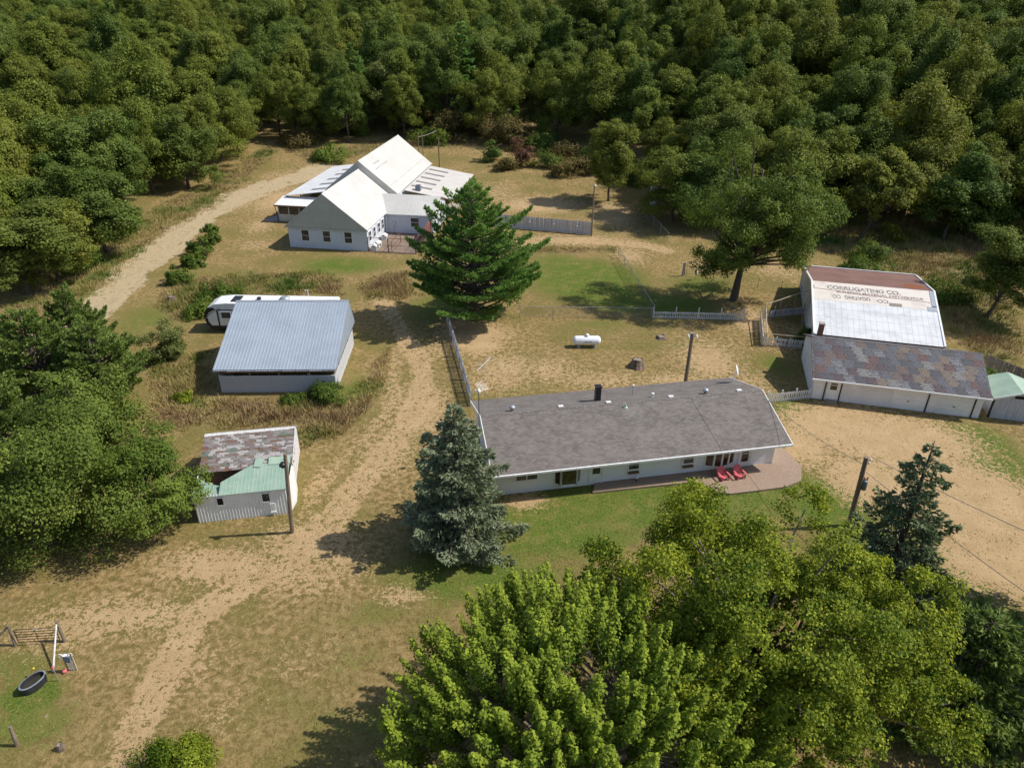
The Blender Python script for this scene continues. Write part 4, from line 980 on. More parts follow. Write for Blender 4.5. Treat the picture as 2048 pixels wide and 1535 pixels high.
for j in range(NR):
    y0 = yf+(yw-yf)*j/NR; y1 = yf+(yw-yf)*(j+1)/NR+.06
    for i in range(NC):
        roof_quad(MB(),y0,y1,.012+.012*j+.004*(i%2)+r.uniform(0,.003),(i+.012)/NC,(i+.988)/NC,.006).build('roof_sheet','whitesheet',Sh)
ps = roof_quad(MB(),yw-.15,yr-.05,.062,0.0,.955,.006).build('printed_sheet','oldpaper',Sh)
roof_quad(MB(),yw+.6,yr-.05,.07,.958,1.0,.01).build('edge_sheet','galv',Sh)
roof_quad(MB(),yw-.1,yw+.45,.085,.62,.72,.006).build('torn_sheet','oldwood',Sh)
roof_quad(MB(),yw-.45,yw+.35,.095,.92,1.0,.02).build('torn_sheet','galv',Sh)
m = MB(); 
for k in range(24):
    a = 2*math.pi*k/24; 
pts = [( .865+.085*math.cos(2*math.pi*k/24)*(1+.12*math.sin(5*k)), yr+2.2+1.35*math.sin(2*math.pi*k/24)*(1+.1*math.cos(3*k))) for k in range(24)]
m.poly([(XL(y)+(XR(y)-XL(y))*f, y, zz(y)+.004) for f,y in pts]); m.build('rust_stain','rustspot',Sh)
for X in (XL,XR):
    for a,b in ((yf,yr-.002),(yr,yb_)): MB().slab([(X(a)-.09,a,zz(a)+.10),(X(a)+.09,a,zz(a)+.10),(X(b)+.09,b,zz(b)+.10),(X(b)-.09,b,zz(b)+.10)],.24).build('edge_trim','whitemetal',Sh)
MB().box(XL(yb_),XR(yb_),yb_+.002,yb_+.16,zb_-.15,zb_+.1).build('edge_trim','whitemetal',Sh)
t = MB(); pr=[(0,18.05),(.2,17.85),(.4,17.45),(.6,17.35),(.8,17.3),(.95,17.15)]
t.tube([(XL(y)+(XR(y)-XL(y))*f,y,zz(y)+.066) for f,y in pr],.035,4); t.build('printed_line','inkred',Sh)
M['inkbrown']=plain('brown_ink',(.17,.11,.095),(.50,.44,.39),5,.7,lo=.46,hi=.62)
def roof_text(body, f, y, size, mat, sx=1.0, flip=False, skew=0):
    cu = bpy.data.curves.new('lettering','FONT'); cu.body = body; cu.size = size; cu.extrude = .001; cu.offset=.03*size; cu.materials.append(M[mat])
    tmp = bpy.data.objects.new('tmp', cu); me = bpy.data.meshes.new_from_object(tmp); me.name = 'lettering'; bpy.data.objects.remove(tmp)
    o = put('lettering', me, Sh, (XL(y)+(XR(y)-XL(y))*f, y, zz(y)+.070))
    tl = math.atan2(zr_-zf_, yr-yf); o.rotation_mode='XYZ'
    o.matrix_local = Matrix.Translation(o.location) @ Matrix.Rotation(tl,4,'X') @ Matrix.Rotation(math.pi if flip else 0,4,'Z') @ Matrix.Diagonal((sx,1,1,1)); return o
roof_text('CORRUGATING CO.', .125, 18.15, 1.05, 'ink', .78)
roof_text('BUILDING MATERIAL DISTRIBUTOR', .20, 17.50, .60, 'inkbrown', .93)
roof_text('CO', .615, 16.85, .95, 'ink', .8, True)
roof_text('UGATING  CO.', .47, 16.98, .95, 'ink', .62, True)
roof_text('S', .0, 18.2, .8, 'ink', .7)
m = MB(); m.slab([(XL(12)-.75,12.4,0),(XL(12)-.70,12.65,0),(XL(12)-.02,12.65,2.3),(XL(12)-.07,12.4,2.3)],.05); m.build('leaning_board','fence',Sh)
for k,(y,h) in enumerate(((16.6,3.9),(17.4,4.0),(18.4,4.2))): MB().slab([(XL(y)-.35,y,0),(XL(y)-.35,y+.16,0),(XL(y)-.02,y+.16,h),(XL(y)-.02,y,h)],.04).build('leaning_board','oldwood',Sh)

# ------------------------------------------------------------------ small gabled shed at the frame edge, and board fence
Gs = thing('garden_shed','small gabled shed with faded green roof right of the garage','shed',tuple((Matrix.Translation((27.72,58.86,0))@Matrix.Rotation(-.236,4,'Z'))@Vector((15.45,.85,0))),-.236)
w = MB(); w.poly([(.15,0,-.2),(4.2,0,-.2),(4.2,0,2.05),(2.0,0,2.75),(.15,0,2.1)]); w.poly([(.15,4,-.2),(.15,0,-.2),(.15,0,2.1),(.15,4,2.1)]); w.build('wall','greyfence',Gs)
MB().slab([(-.05,-.12,2.07),(2.05,-.12,2.85),(2.05,4,2.85),(-.05,4,2.07)],.06).build('roof','palegreen',Gs); MB().slab([(2.05,-.12,2.85),(4.4,-.12,2.07),(4.4,4,2.07),(2.05,4,2.85)],.06).build('roof','palegreen',Gs)
t=MB(); t.slab([(-.1,-.2,2.08),(2.05,-.2,2.88),(2.05,-.125,2.88),(-.1,-.125,2.08)],.16); t.slab([(2.051,-.2,2.88),(4.45,-.2,2.08),(4.45,-.125,2.08),(2.051,-.125,2.88)],.16); t.build('barge_board','trim',Gs)
MB().box(1.6,2.5,-.03,-.003,2.18,2.45).build('vent','dark',Gs)
MB().box(.0,.14,-.04,.1,0,2.05).build('corner_post','blackmetal',Gs)

def fence_run(name,label,cat,a,b,height,pitch,bw,thick,mat,postmat,nposts,posth,rails=(.25,.8),point=.0,gap=.03,group=None,pname='picket',jit=.0,rail_side=1):
    a=Vector(a); b=Vector(b); d=(b-a); Ln=Vector((d.x,d.y)).length; ang=math.atan2(d.y,d.x)
    t=thing(name,label,cat,(a.x,a.y,float(terrain(a.x,a.y))),ang,group); r=np.random.default_rng(int(Ln*100))
    mb=MB(); mb.box(-bw/2,bw/2,-thick/2,thick/2,gap,height-point)
    if point: mb.poly([(-bw/2,-thick/2,height-point),(bw/2,-thick/2,height-point),(0,-thick/2,height)]); mb.poly([(bw/2,thick/2,height-point),(-bw/2,thick/2,height-point),(0,thick/2,height)]); mb.poly([(-bw/2,thick/2,height-point),(-bw/2,-thick/2,height-point),(0,-thick/2,height),(0,thick/2,height)]); mb.poly([(bw/2,-thick/2,height-point),(bw/2,thick/2,height-point),(0,thick/2,height),(0,-thick/2,height)])
    me=bpy.data.meshes.new(pname); me.from_pydata(mb.v,[],mb.f); me.materials.append(M[mat])
    n=int(Ln/pitch)
    for i in range(n):
        if jit and r.random()<jit*.3: continue
        x=(i+.5)*Ln/n; wx=(a+d*(x/Ln)); z=float(terrain(wx.x,wx.y))-t.location.z
        o=put(pname,me,t,(x,0,z+r.uniform(-.03,.03)*(1 if jit else .3))); o.rotation_euler.y=r.normal(0,.02+.08*jit)
    for h in rails:
        e=float(terrain(b.x,b.y))-t.location.z; y0=rail_side*(thick/2+.003); y1=rail_side*(thick/2+.05)
        MB().slab([(0,min(y0,y1),h*height+.05),(Ln,min(y0,y1),h*height+.05+e),(Ln,max(y0,y1),h*height+.05+e),(0,max(y0,y1),h*height+.05)],.09).build('rail',mat,t)
    for i in range(nposts):
        x=Ln*i/max(1,nposts-1); yy=rail_side*(thick/2+.11); wx=a+d*(x/Ln); z=float(terrain(wx.x,wx.y))-t.location.z
        MB().box(x-.055,x+.055,yy-.055,yy+.055,-.2,posth).build('post',postmat,t,loc=(0,0,z))
    return t
GM = Matrix.Translation((27.72,58.86,0))@Matrix.Rotation(-.236,4,'Z')
fence_run('board_fence','weathered board fence running off the frame behind the garage','fence',GM@Vector((18.0,11.2,0)),GM@Vector((22.5,6.0,0)),1.7,.2,.18,.025,'oldwood','oldwood',4,1.75,pname='board')
fence_run('picket_fence','tall white picket fence between dirt track and back yard','fence',G(897,652),G(944,812),1.55,.17,.105,.02,'greyfence','fence',8,1.75,point=.07,rail_side=-1)
fence_run('privacy_fence','grey white board fence with three hanging ornaments','fence',G(975,452),G(1183,470),2.05,.155,.15,.025,'greyfence','greyfence',8,2.0,rails=(.2,.8),pname='board')
fence_run('picket_fence','white picket fence in front of the spreading oak','fence',G(1306,637),G(1486,641),.95,.205,.085,.02,'fence','fence',5,1.45,point=.06)
fence_run('picket_fence','short white picket fence joining ranch house and garage','fence',G(1534,806),G(1619,797),1.05,.19,.095,.02,'fence','fence',4,1.2,point=.06)
fence_run('picket_fence','peeling picket fence on the house side of the garage pen','fence',G(1524,690),G(1606,697),1.0,.15,.085,.02,'fence','fence',4,1.05,point=.05,jit=.3)
fence_run('picket_fence','grey picket fence on the far side of the garage pen','fence',G(1528,637),G(1608,628),1.0,.16,.09,.02,'greyfence','oldwood',5,1.3,point=.05,jit=.2)
fence_run('picket_fence','white board fence along the gate side of the garage pen','fence',G(1519,640),G(1523,690),1.05,.15,.12,.02,'fence','fence',3,1.6)
# pale rails framing the pen
Pn=thing('pen_frame','pale pole frame standing over the garage pen','frame',G(1524,640)); o0=Pn.location.copy()
def rail_between(p,q,rad,mat,parent,name='rail'):
    return MB().tube([Vector(p)-o0,Vector(q)-o0],rad,6).build(name,mat,parent)
pA=G(1526,640);pB=G(1529,692);pC=G(1610,628)
up=lambda p,h: p+Vector((0,0,h))
for p,h in ((pA,2.0),(pB,1.6),(pC,3.2)): rail_between(p,up(p,h),.05,'rail',Pn,'post')
rail_between(up(pA,1.95),up(pC,3.1),.05,'rail',Pn); rail_between(up(pA,1.95),up(pB,1.55),.05,'rail',Pn); rail_between(up(pB,1.5),up(G(1606,698),1.4),.035,'rail',Pn)
for f in (.35,.68):
    p=pA.lerp(pC,f); rail_between(p,up(p,1.9+1.1*f),.035,'oldwood',Pn,'post')

# chain link
def chain_link(label,a,b,h=1.35,n=5):
    a=Vector(a);b=Vector(b);d=b-a;Ln=Vector((d.x,d.y)).length;e=b.z-a.z
    t=thing('chain_link_fence',label,'fence',a,math.atan2(d.y,d.x),'chain link fences')
    m=MB(); s=.16; k=int(Ln/s)
    for i in range(-int(h/s),k+1):
        for sg in (1,-1):
            x0,x1=i*s,i*s+h; z0,z1=(0.03,h) if sg>0 else (h,.03)
            if x0<0: z0=z0+(z1-z0)*(-x0)/h; x0=0
            if x1>Ln: z1=z0+(z1-z0)*(Ln-x0)/max(1e-6,x1-x0); x1=Ln
            if x1-x0<.02: continue
            E=lambda x:e*x/Ln; m.poly([(x0,0,z0+E(x0)-.008),(x1,0,z1+E(x1)-.008),(x1,0,z1+E(x1)+.008),(x0,0,z0+E(x0)+.008)])
    m.build('wire_mesh','wire',t)
    MB().tube([(0,0,h),(Ln,0,h+e)],.02,5).build('top_rail','galv',t)
    for i in range(n):
        x=Ln*i/(n-1); MB().tube([(x,.03,-.2+e*x/Ln),(x,.03,h+.06+e*x/Ln)],.03,6).build('post','galv',t)
    return t
chain_link('chain link fence along the near side of the green lawn',G(1040,634),G(1302,637),1.35,5)
chain_link('chain link fence along the right side of the green lawn',G(1236,512),G(1306,634),1.45,6)
chain_link('chain link fence climbing toward the small white hut',G(1280,425),G(1335,486),1.6,5)
# wire fence with rusty posts
wf=thing('wire_fence','wire fence on thin rusty posts behind the spreading oak','fence',G(1372,551)); o0=wf.location.copy()
pp=[G(x,y) for x,y in ((1372,551),(1425,561),(1474,566),(1515,576),(1561,583),(1600,590))]
for p in pp: rail_between(p,up(p,1.35),.028,'rustpipe',wf,'post')
for h in (.35,.7,1.0,1.25):
    MB().tube([up(p,h)-o0 for p in pp],.009,4,False).build('wire','wire',wf)

# ------------------------------------------------------------------ barn
Ba=thing('barn','barn with ribbed blue grey metal roof and weathered white walls','barn',(-27.49,58.65,0),.037)
Lb,b1,b2,heb,rib=11.26,9.03,1.95,2.62,3.08; ov=.45
bw_=lambda x0,x1: None
me_cache={}
w=MB(); w.box(.25,Lb-.3,ov,ov+.08,-.2,1.75); fr=w.build('wall','barnwood',Ba)
r=np.random.default_rng(4)
pb=[]
for k in range(3):
    mb=MB().box(-.105,.105,-.02,0,-.15,1.72+.03*k); me=bpy.data.meshes.new('plank'); me.from_pydata(mb.v,[],mb.f); me.materials.append(M['barnwood']); pb.append(me)
n=46
for i in range(n): put('plank',pb[r.integers(3)],fr,(.36+i*(Lb-.75)/(n-1),ov-.003-.006*(i%2),r.uniform(-.02,.02)))
w=MB(); w.box(Lb-.40,Lb-.32,ov+.1,b1+b2-.5,-.2,1.6); rw=w.build('wall','barnwood',Ba)
for i in range(38):
    o=put('plank',pb[r.integers(3)],rw,(Lb-.315+.006*(i%2),ov+.2+i*(b1+b2-1.1)/37,r.uniform(-.05,.02))); o.rotation_euler.z=math.pi/2
w=MB(); w.box(.25,.33,ov+.1,b1+b2-.5,-.2,2.2); w.box(.35,Lb-.45,b1+b2-.58,b1+b2-.5,-.2,2.3); w.build('wall','barnwood',Ba)
for x in (.3,3.0,5.7,8.4,Lb-.5): MB().box(x,x+.14,ov+.1,ov+.24,0,heb-.1).build('post','oldwood',Ba)
MB().box(.2,Lb-.3,ov+.09,ov+.22,1.95,2.35).build('beam','brownwood',Ba)
MB().box(Lb-.48,Lb-.41,ov+.2,b1+b2-.5,1.62,2.45).build('beam','oldwood',Ba)
for y in (3.0,5.5,8.0): MB().box(Lb-.39,Lb-.3,y,y+.12,0,2.5).build('post','oldwood',Ba)
NP=12
for i in range(NP):
    x0,x1=Lb*i/NP+.002,Lb*(i+1)/NP-.002
    ribbed(MB(),(x0,0,heb),(x1,0,heb),(x1,b1,heb+rib),(x0,b1,heb+rib),.235,.018,.05).build('roof_panel','barnmetal',Ba)
for i in range(NP):
    x0,x1=Lb*i/NP+.002,Lb*(i+1)/NP-.002
    ribbed(MB(),(x1,b1+b2,heb),(x0,b1+b2,heb),(x0,b1,heb+rib),(x1,b1,heb+rib),.235,.018,.05).build('roof_panel','barnmetal',Ba)
MB().slab([(-.02,b1-.16,heb+rib-.02),(Lb+.02,b1-.16,heb+rib-.02),(Lb+.02,b1+.06,heb+rib+.05),(-.02,b1+.06,heb+rib+.05)],.02).build('ridge_cap','galv',Ba)
m=MB(); m.poly([(Lb-.02,.1,heb-.08),(Lb-.02,b1+b2-.1,heb-.08),(Lb-.02,b1,heb+rib-.07)]); 
for k in range(44):
    y=.25+k*.24; zt=heb+rib*(y/b1) if y<b1 else heb+rib*(b1+b2-y)/b2
    m.poly([(Lb-.019,y-.03,heb-.08),(Lb+.008,y,heb-.08),(Lb+.008,y,zt-.1),(Lb-.019,y-.03,zt-.1)]); m.poly([(Lb+.008,y,heb-.08),(Lb-.019,y+.03,heb-.08),(Lb-.019,y+.03,zt-.1),(Lb+.008,y,zt-.1)])
m.build('gable','barnmetal',Ba); MB().poly([(.05,b1+b2-.1,heb-.08),(.05,.1,heb-.08),(.05,b1,heb+rib-.07)]).build('gable','barnmetal',Ba)
m=MB()
for k in range(9): m.slab([(k*Lb/9+.02,-.06-.03*(k%3==1),heb-.13),((k+1)*Lb/9-.02,-.04-.05*(k%2),heb-.11-.03*(k%4==2)),((k+1)*Lb/9-.02,.06,heb-.03),(k*Lb/9+.02,.06,heb-.03)],.01)
m.build('drip_edge','galv',Ba)

# ------------------------------------------------------------------ travel trailer
Tv=thing('travel_trailer','white and black travel trailer parked behind the barn','trailer',(-33.55,72.3,0),-.005)
Lt=14.4
prof=[(0.55,.55),(.12,1.2),(.0,1.75),(.10,2.35),(.55,2.95),(1.3,3.32),(2.6,3.45)]
m=MB(); k=len(prof)
outline=prof+[(Lt-.15,3.38),(Lt,3.2),(Lt,.55)]
m.poly([(x,0,z) for x,z in outline][::-1]); m.poly([(x,2.5,z) for x,z in outline])
for (x0,z0),(x1,z1) in zip(outline,outline[1:]+outline[:1]): m.poly([(x0,0,z0),(x1,0,z1),(x1,2.5,z1),(x0,2.5,z0)][::-1])
m.build('body','whitemetal',Tv)
# dark nose cap and stripes
m=MB()
for (x0,z0),(x1,z1) in zip(prof[:-3],prof[1:-2]): m.poly([(x0-.012,-.012,z0),(x0-.012,2.512,z0),(x1-.012,2.512,z1),(x1-.012,-.012,z1)])
m.poly([(.52,-.012,.55),(.86,-.012,.6),(.42,-.012,1.3),(.36,-.012,1.8),(.6,-.012,2.35),(1.3,-.012,2.75),(1.2,-.012,2.95),(.52,-.012,2.93),(.09,-.012,2.35),(-.01,-.012,1.75),(.1,-.012,1.2)]); m.build('nose_cap','blackmetal',Tv)
m=MB(); m.box(.5,Lt,-.02,-.004,.5,.85); m.box(1.45,1.62,-.018,-.003,.85,2.6); m.box(1.2,6,-.018,-.003,2.62,2.74); m.build('stripe','blackmetal',Tv)
m=MB(); m.slab([(.35,-.03,2.0),(1.9,-.03,2.9),(1.9,-.03,3.02),(.35,-.03,2.1)],.01); m.slab([(.1,-.03,1.6),(1.0,-.03,2.35),(1.0,-.03,2.43),(.1,-.03,1.68)],.01); m.build('stripe','galv',Tv)
window(Tv,1.95,2.95,1.75,2.45,-.004,.06,None,'glass')
m=MB().box(3.0,3.9,.5,2.0,3.452,3.56).build('roof_hatch','blackmetal',Tv); MB().box(5.7,6.05,1.0,1.4,3.43,3.72).build('roof_vent','rubber',Tv)
m=MB().lathe([(.55,3.4),(.52,3.6),(.3,3.72),(.03,3.75)],14,(8.6,1.5,0)).build('roof_dome','galv',Tv,True)
for x in (7.0,8.0):
    wl=MB().tube([(x,.0,.38),(x,.22,.38)],.38,16).build('wheel','rubber',Tv); MB().tube([(x,-.012,.38),(x,-.002,.38)],.2,10).build('rim','galv',wl)
m=MB().box(.7,Lt-.2,.3,2.2,.3,.545).build('chassis','blackmetal',Tv); MB().tube([(.7,1.25,.45),(-.9,1.25,.45)],.06,6).build('hitch','blackmetal',Tv); MB().tube([(-.7,1.25,0),(-.7,1.25,.6)],.04,6).build('jack','galv',Tv)
for i,x in enumerate((613,617)):
    p=G(x,597); o=MB().tube([(0,0,-.1),(0,0,1.15)],.07,8).build('white_pipe','trim',loc=p); tag(o,('left','right')[i]+' one of two white pipes standing in weeds behind the trailer','pipe','pipes behind the trailer')

# ------------------------------------------------------------------ old shed with green lean-to roof
So=G(398,1045); Os=thing('old_shed','old shed with collapsing green metal lean-to and peeling shingles','shed',So,.19)
Lx=6.35
m=MB(); ribbed(m,(0,0,-.1),(Lx,0,-.1),(Lx,0,2.30),(0,0,2.30),.21,.03,.06); m.build('front_wall','whitemetal',Os)
m=MB(); m.slab([(Lx,.0,-.1),(Lx+.35,1.3,-.1),(Lx+.30,2.9,-.1),(Lx+.25,2.9,2.75),(Lx+.05,.0,2.25)],.03); m.build('side_wall','whitemetal',Os)
m=MB(); m.slab([(0,2.9,-.1),(0,0,-.1),(0,0,2.2),(0,2.9,2.7)],.03); m.build('side_wall','whitemetal',Os)
def hole(x0,x1,z0,z1,nm,mt,par=Os):
    f=MB()
    for q in ((x0-.06,x1+.06,z1,z1+.06),(x0-.06,x1+.06,z0-.06,z0),(x0-.06,x0,z0,z1),(x1,x1+.06,z0,z1)): f.box(q[0],q[1],-.07,-.032,q[2],q[3])
    o=f.build(nm,'trim',par); MB().box(x0,x1,-.045,-.031,z0,z1).build('opening',mt,o); return o
hole(1.55,1.95,1.4,2.0,'window','dark'); hole(4.6,5.1,1.28,2.0,'window','glass')
MB().box(5.02,5.36,-.10,-.031,.42,1.1).build('hatch','whitemetal',Os); MB().box(5.02,5.38,-.16,-.031,.30,.40).build('hatch_sill','trim',Os)
# green sheets: right part intact, left part slumped
zt=2.95
n=9
for i in range(n):
    x0=1.75+(Lx+.1-1.75)*i/n; x1=1.75+(Lx+.1-1.75)*(i+1)/n-.004
    f0=min(1,max(.0,(x0-1.75)/2.0)); f1=min(1,max(.0,(x1-1.75)/2.0)); y0_,y1_=1.1+1.4*f0,1.1+1.4*f1
    ribbed(MB(),(x0,-.14,2.30),(x1,-.14,2.30),(x1,y1_,2.30+.22*y1_),(x0,y0_,2.30+.22*y0_),.2,.02,.05).build('roof_sheet','greenmetal',Os)
for i in range(3):
    x0=-.1+.6*i; ribbed(MB(),(x0,-.1,2.24),(x0+.59,-.1,2.24),(x0+.59,1.9-.3*i,2.30-.12*i),(x0,2.1-.3*i,2.36-.12*i),.2,.02,.05).build('roof_sheet','greenmetal',Os)
MB().slab([(3.9,2.2,2.86),(4.4,2.1,2.85),(4.7,2.9,3.05),(4.0,3.1,3.0)],.02).build('torn_sheet','palegreen',Os)
MB().slab([(Lx-1.4,2.3,2.86),(Lx+.15,2.25,2.85),(Lx+.15,3.0,3.02),(Lx-1.4,3.05,3.02)],.02).build('roof_sheet','palegreen',Os)
MB().box(.05,Lx-.05,.3,2.9,-.05,.05).build('floor','dark',Os)
m=MB().poly([(.03,2.92,0),(Lx,2.92,0),(Lx,2.92,2.6),(.03,2.92,2.6)]).build('back_wall','brownwood',Os)
yA,yB,zA,zB=2.35,5.75,2.62,3.75
MB().slab([(.05,yA,zA),(Lx+.25,yA,zA),(Lx+.35,yB,zB),(.15,yB,zB)],.06).build('roof_deck','brownwood',Os)
MB().slab([(.15,yB,zB+.002),(Lx+.35,yB,zB+.002),(Lx+.3,yB+2.6,zB-1.4),(.15,yB+2.6,zB-1.4)],.06).build('roof_deck','oldwood',Os)
m=MB().poly([(Lx+.12,yA+.1,-.1),(Lx+.12,yB+2.4,-.1),(Lx+.12,yB+2.4,zB-1.4),(Lx+.12,yB,zB-.08),(Lx+.12,yA+.1,zA-.03)]).build('gable_wall','fence',Os)
cols={'old_white':((.46,.44,.43),(.27,.25,.24)),'old_plum':((.21,.165,.155),(.14,.105,.10)),'old_red':((.20,.105,.095),(.13,.075,.07)),'old_grey':((.27,.25,.235),(.16,.15,.14)),'old_green':((.16,.19,.155),(.10,.12,.10)),'old_wood':((.22,.165,.135),(.14,.10,.085))}
for k,(a,b) in cols.items(): M[k]=plain(k+'_shingle',a,b,6,.9,bs=.5)
r=np.random.default_rng(12); NR,NCc=19,16; sm={}
sl2=math.hypot(yB-yA,zB-zA); t2=math.atan2(zB-zA,yB-yA)
for k in cols:
    for v in range(2):
        ww=(Lx+.2)/NCc*(1.0+.5*v)/2; mb=MB().box(-ww,ww,0,sl2/NR*1.1,.004,.022); me=bpy.data.meshes.new('shingle'); me.from_pydata(mb.v,[],mb.f); me.materials.append(M[k]); sm[k,v]=me
for j in range(NR):
    for i in range(NCc):
        if r.random()<.10: continue
        wts=[.26,.20,.04,.30,.10,.10] if j>2 else [.12,.2,.40,.18,.04,.06]
        if j>=NR-2: wts=[.25,.02,.0,.38,0,.35]
        k=list(cols)[r.choice(6,p=wts)]; s=j*sl2/NR
        x=.1+(i+.5+.4*(j%2)+r.uniform(-.15,.15))*(Lx+.1)/NCc; x=min(x,Lx+.1)
        o=put('shingle',sm[k,int(r.random()<.4)],Os,(x,yA+s*math.cos(t2),zA+s*math.sin(t2)+.003+.004*((i+2*j)%4))); o.rotation_euler=(t2+r.uniform(.0,.035),0,r.normal(0,.025))
MB().slab([(.1,yB-.2,zB-.04),(Lx+.36,yB-.2,zB-.04),(Lx+.36,yB+.03,zB+.09),(.1,yB+.03,zB+.09)],.03).build('ridge_board','fence',Os)
MB().slab([(Lx+.27,yA,zA+.05),(Lx+.33,yA,zA+.05),(Lx+.43,yB,zB+.07),(Lx+.37,yB,zB+.07)],.18).build('barge_board','fence',Os)
M['skylight']=plain('skylight_sheet',(.24,.225,.21),(.19,.18,.165),1,.5)

# ------------------------------------------------------------------ long cream building
Wb=thing('long_building','long white building with cream metal gable roofs and side porches','building',(-32.84,101.56,0),-.14)
Ww,hw,rw_=12.35,3.11,4.92; D1=15.7; D2=38.2; dz=1.2
m=MB(); m.poly([(.35,.3,-.3),(12.0,.3,-.3),(12.0,.3,hw),(.35,.3,hw)]); m.poly([(12.0,.3,-.3),(12.0,16,-.3),(12.0,16,hw),(12.0,.3,hw)]); m.poly([(.35,16,-.3),(.35,.3,-.3),(.35,.3,hw),(.35,16,hw)])
m.poly([(.35,D2-.2,-.3),(.35,16,-.3),(.35,16,hw+dz),(.35,D2-.2,hw+dz)]); m.poly([(12.0,16,-.3),(12.0,D2-.2,-.3),(12.0,D2-.2,hw+dz),(12.0,16,hw+dz)]); m.poly([(12,D2-.2,-.3),(.35,D2-.2,-.3),(.35,D2-.2,hw+dz),(12,D2-.2,hw+dz)])
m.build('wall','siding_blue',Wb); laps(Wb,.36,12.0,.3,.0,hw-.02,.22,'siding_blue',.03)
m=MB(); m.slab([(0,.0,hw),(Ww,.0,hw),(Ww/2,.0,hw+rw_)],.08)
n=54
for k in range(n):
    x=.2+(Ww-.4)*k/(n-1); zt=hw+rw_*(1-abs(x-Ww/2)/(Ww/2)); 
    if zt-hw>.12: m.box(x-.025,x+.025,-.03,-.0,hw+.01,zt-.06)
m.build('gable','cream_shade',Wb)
def two_slope(y0,y1,lift,nm):
    a=MB(); ribbed(a,(0,y1,hw+lift),(0,y0,hw+lift),(Ww/2,y0,hw+rw_+lift),(Ww/2,y1,hw+rw_+lift),.5,.02,.05,.07); a.build(nm,'cream',Wb)
    a=MB(); ribbed(a,(Ww,y0,hw+lift),(Ww,y1,hw+lift),(Ww/2,y1,hw+rw_+lift),(Ww/2,y0,hw+rw_+lift),.5,.02,.05,.07); a.build(nm,'cream',Wb)
    a=MB(); a.slab([(Ww/2-.18,y0,hw+rw_+lift-.10),(Ww/2,y0,hw+rw_+lift+.035),(Ww/2,y1,hw+rw_+lift+.035),(Ww/2-.18,y1,hw+rw_+lift-.10)],.02); a.slab([(Ww/2,y0,hw+rw_+lift+.036),(Ww/2+.18,y0,hw+rw_+lift-.10),(Ww/2+.18,y1,hw+rw_+lift-.10),(Ww/2,y1,hw+rw_+lift+.036)],.02); a.build('ridge_cap','cream',Wb)
two_slope(-.05,D1-.01,.0,'roof'); two_slope(D1,D2,dz,'upper_roof')
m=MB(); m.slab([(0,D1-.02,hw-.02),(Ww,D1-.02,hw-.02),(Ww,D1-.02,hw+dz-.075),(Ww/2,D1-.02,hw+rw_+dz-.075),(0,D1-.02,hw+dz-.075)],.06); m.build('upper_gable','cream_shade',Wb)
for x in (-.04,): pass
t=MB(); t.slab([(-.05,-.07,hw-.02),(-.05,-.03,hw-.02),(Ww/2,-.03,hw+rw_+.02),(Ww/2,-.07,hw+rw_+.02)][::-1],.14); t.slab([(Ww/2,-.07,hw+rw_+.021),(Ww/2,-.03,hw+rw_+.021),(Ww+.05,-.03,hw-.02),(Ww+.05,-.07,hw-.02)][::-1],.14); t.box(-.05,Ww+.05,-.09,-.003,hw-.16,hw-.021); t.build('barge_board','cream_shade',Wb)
for x0 in (2.3,5.5,8.7): window(Wb,x0+.06,x0+1.14,1.08,2.62,.3,.12,.5)
for y0 in (1.2,3.2,5.4,7.2): window(Wb,y0,y0+.95,1.1,2.5,.3,.1,.5,side=12.0)
MB().tube([(12.1,.2,hw-.1),(12.1,.2,0)],.05,6).build('downspout','greybox',Wb)
# snow guards and fasteners on the right roof slope
zr=lambda x,l:hw+rw_*(1-(x-Ww/2)/(Ww/2))+l
m=MB()
for k in range(20):
    y=16.6+k*1.05; x=11.0; m.box(x-.05,x+.05,y-.09,y+.09,zr(x,dz)+.012,zr(x,dz)+.07)
for k in range(9):
    for x,y in ((8.3,18+k*.7),): 
        if k not in (4,): m.box(x-.1,x+.1,y-.05,y+.05,zr(x,dz)+.03,zr(x,dz)+.10)
for k in range(5): m.box(7.6-.1,7.6+.1,19+k*.6,19.1+k*.6,zr(7.6,dz)+.03,zr(7.6,dz)+.10)
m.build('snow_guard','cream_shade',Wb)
# entry wing
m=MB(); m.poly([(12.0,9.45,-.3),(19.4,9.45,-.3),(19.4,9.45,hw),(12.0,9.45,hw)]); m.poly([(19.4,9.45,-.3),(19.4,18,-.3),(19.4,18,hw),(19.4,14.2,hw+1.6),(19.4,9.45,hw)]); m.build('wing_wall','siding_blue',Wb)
m=MB(); ribbed(m,(Ww-.2,9.0,hw-.02),(19.75,9.0,hw-.02),(19.75,14.0,hw+1.65),(8.7,14.0,hw+1.65),.33,.03,.06,.07); m.build('wing_roof','cream',Wb)
m=MB(); ribbed(m,(19.75,19.0,hw-.02),(Ww-.1,19.0,hw-.02),(9.0,14.0,hw+1.65),(19.75,14.0,hw+1.65),.33,.03,.06,.07); m.build('wing_roof','cream',Wb)
MB().box(Ww-.1,19.8,8.86,8.995,hw-.17,hw-.03).build('gutter','trim',Wb)
window(Wb,16.0,17.25,1.1,2.45,9.45,.09,.5)
MB().box(13.1,13.5,9.28,9.447,1.2,1.75).build('meter_box','galv',Wb); MB().tube([(13.3,9.36,1.2),(13.3,9.36,0)],.03,6).build('conduit','galv',Wb)
MB().box(12.05,12.3,9.2,9.448,0,hw-.2).build('corner_board','trim',Wb)
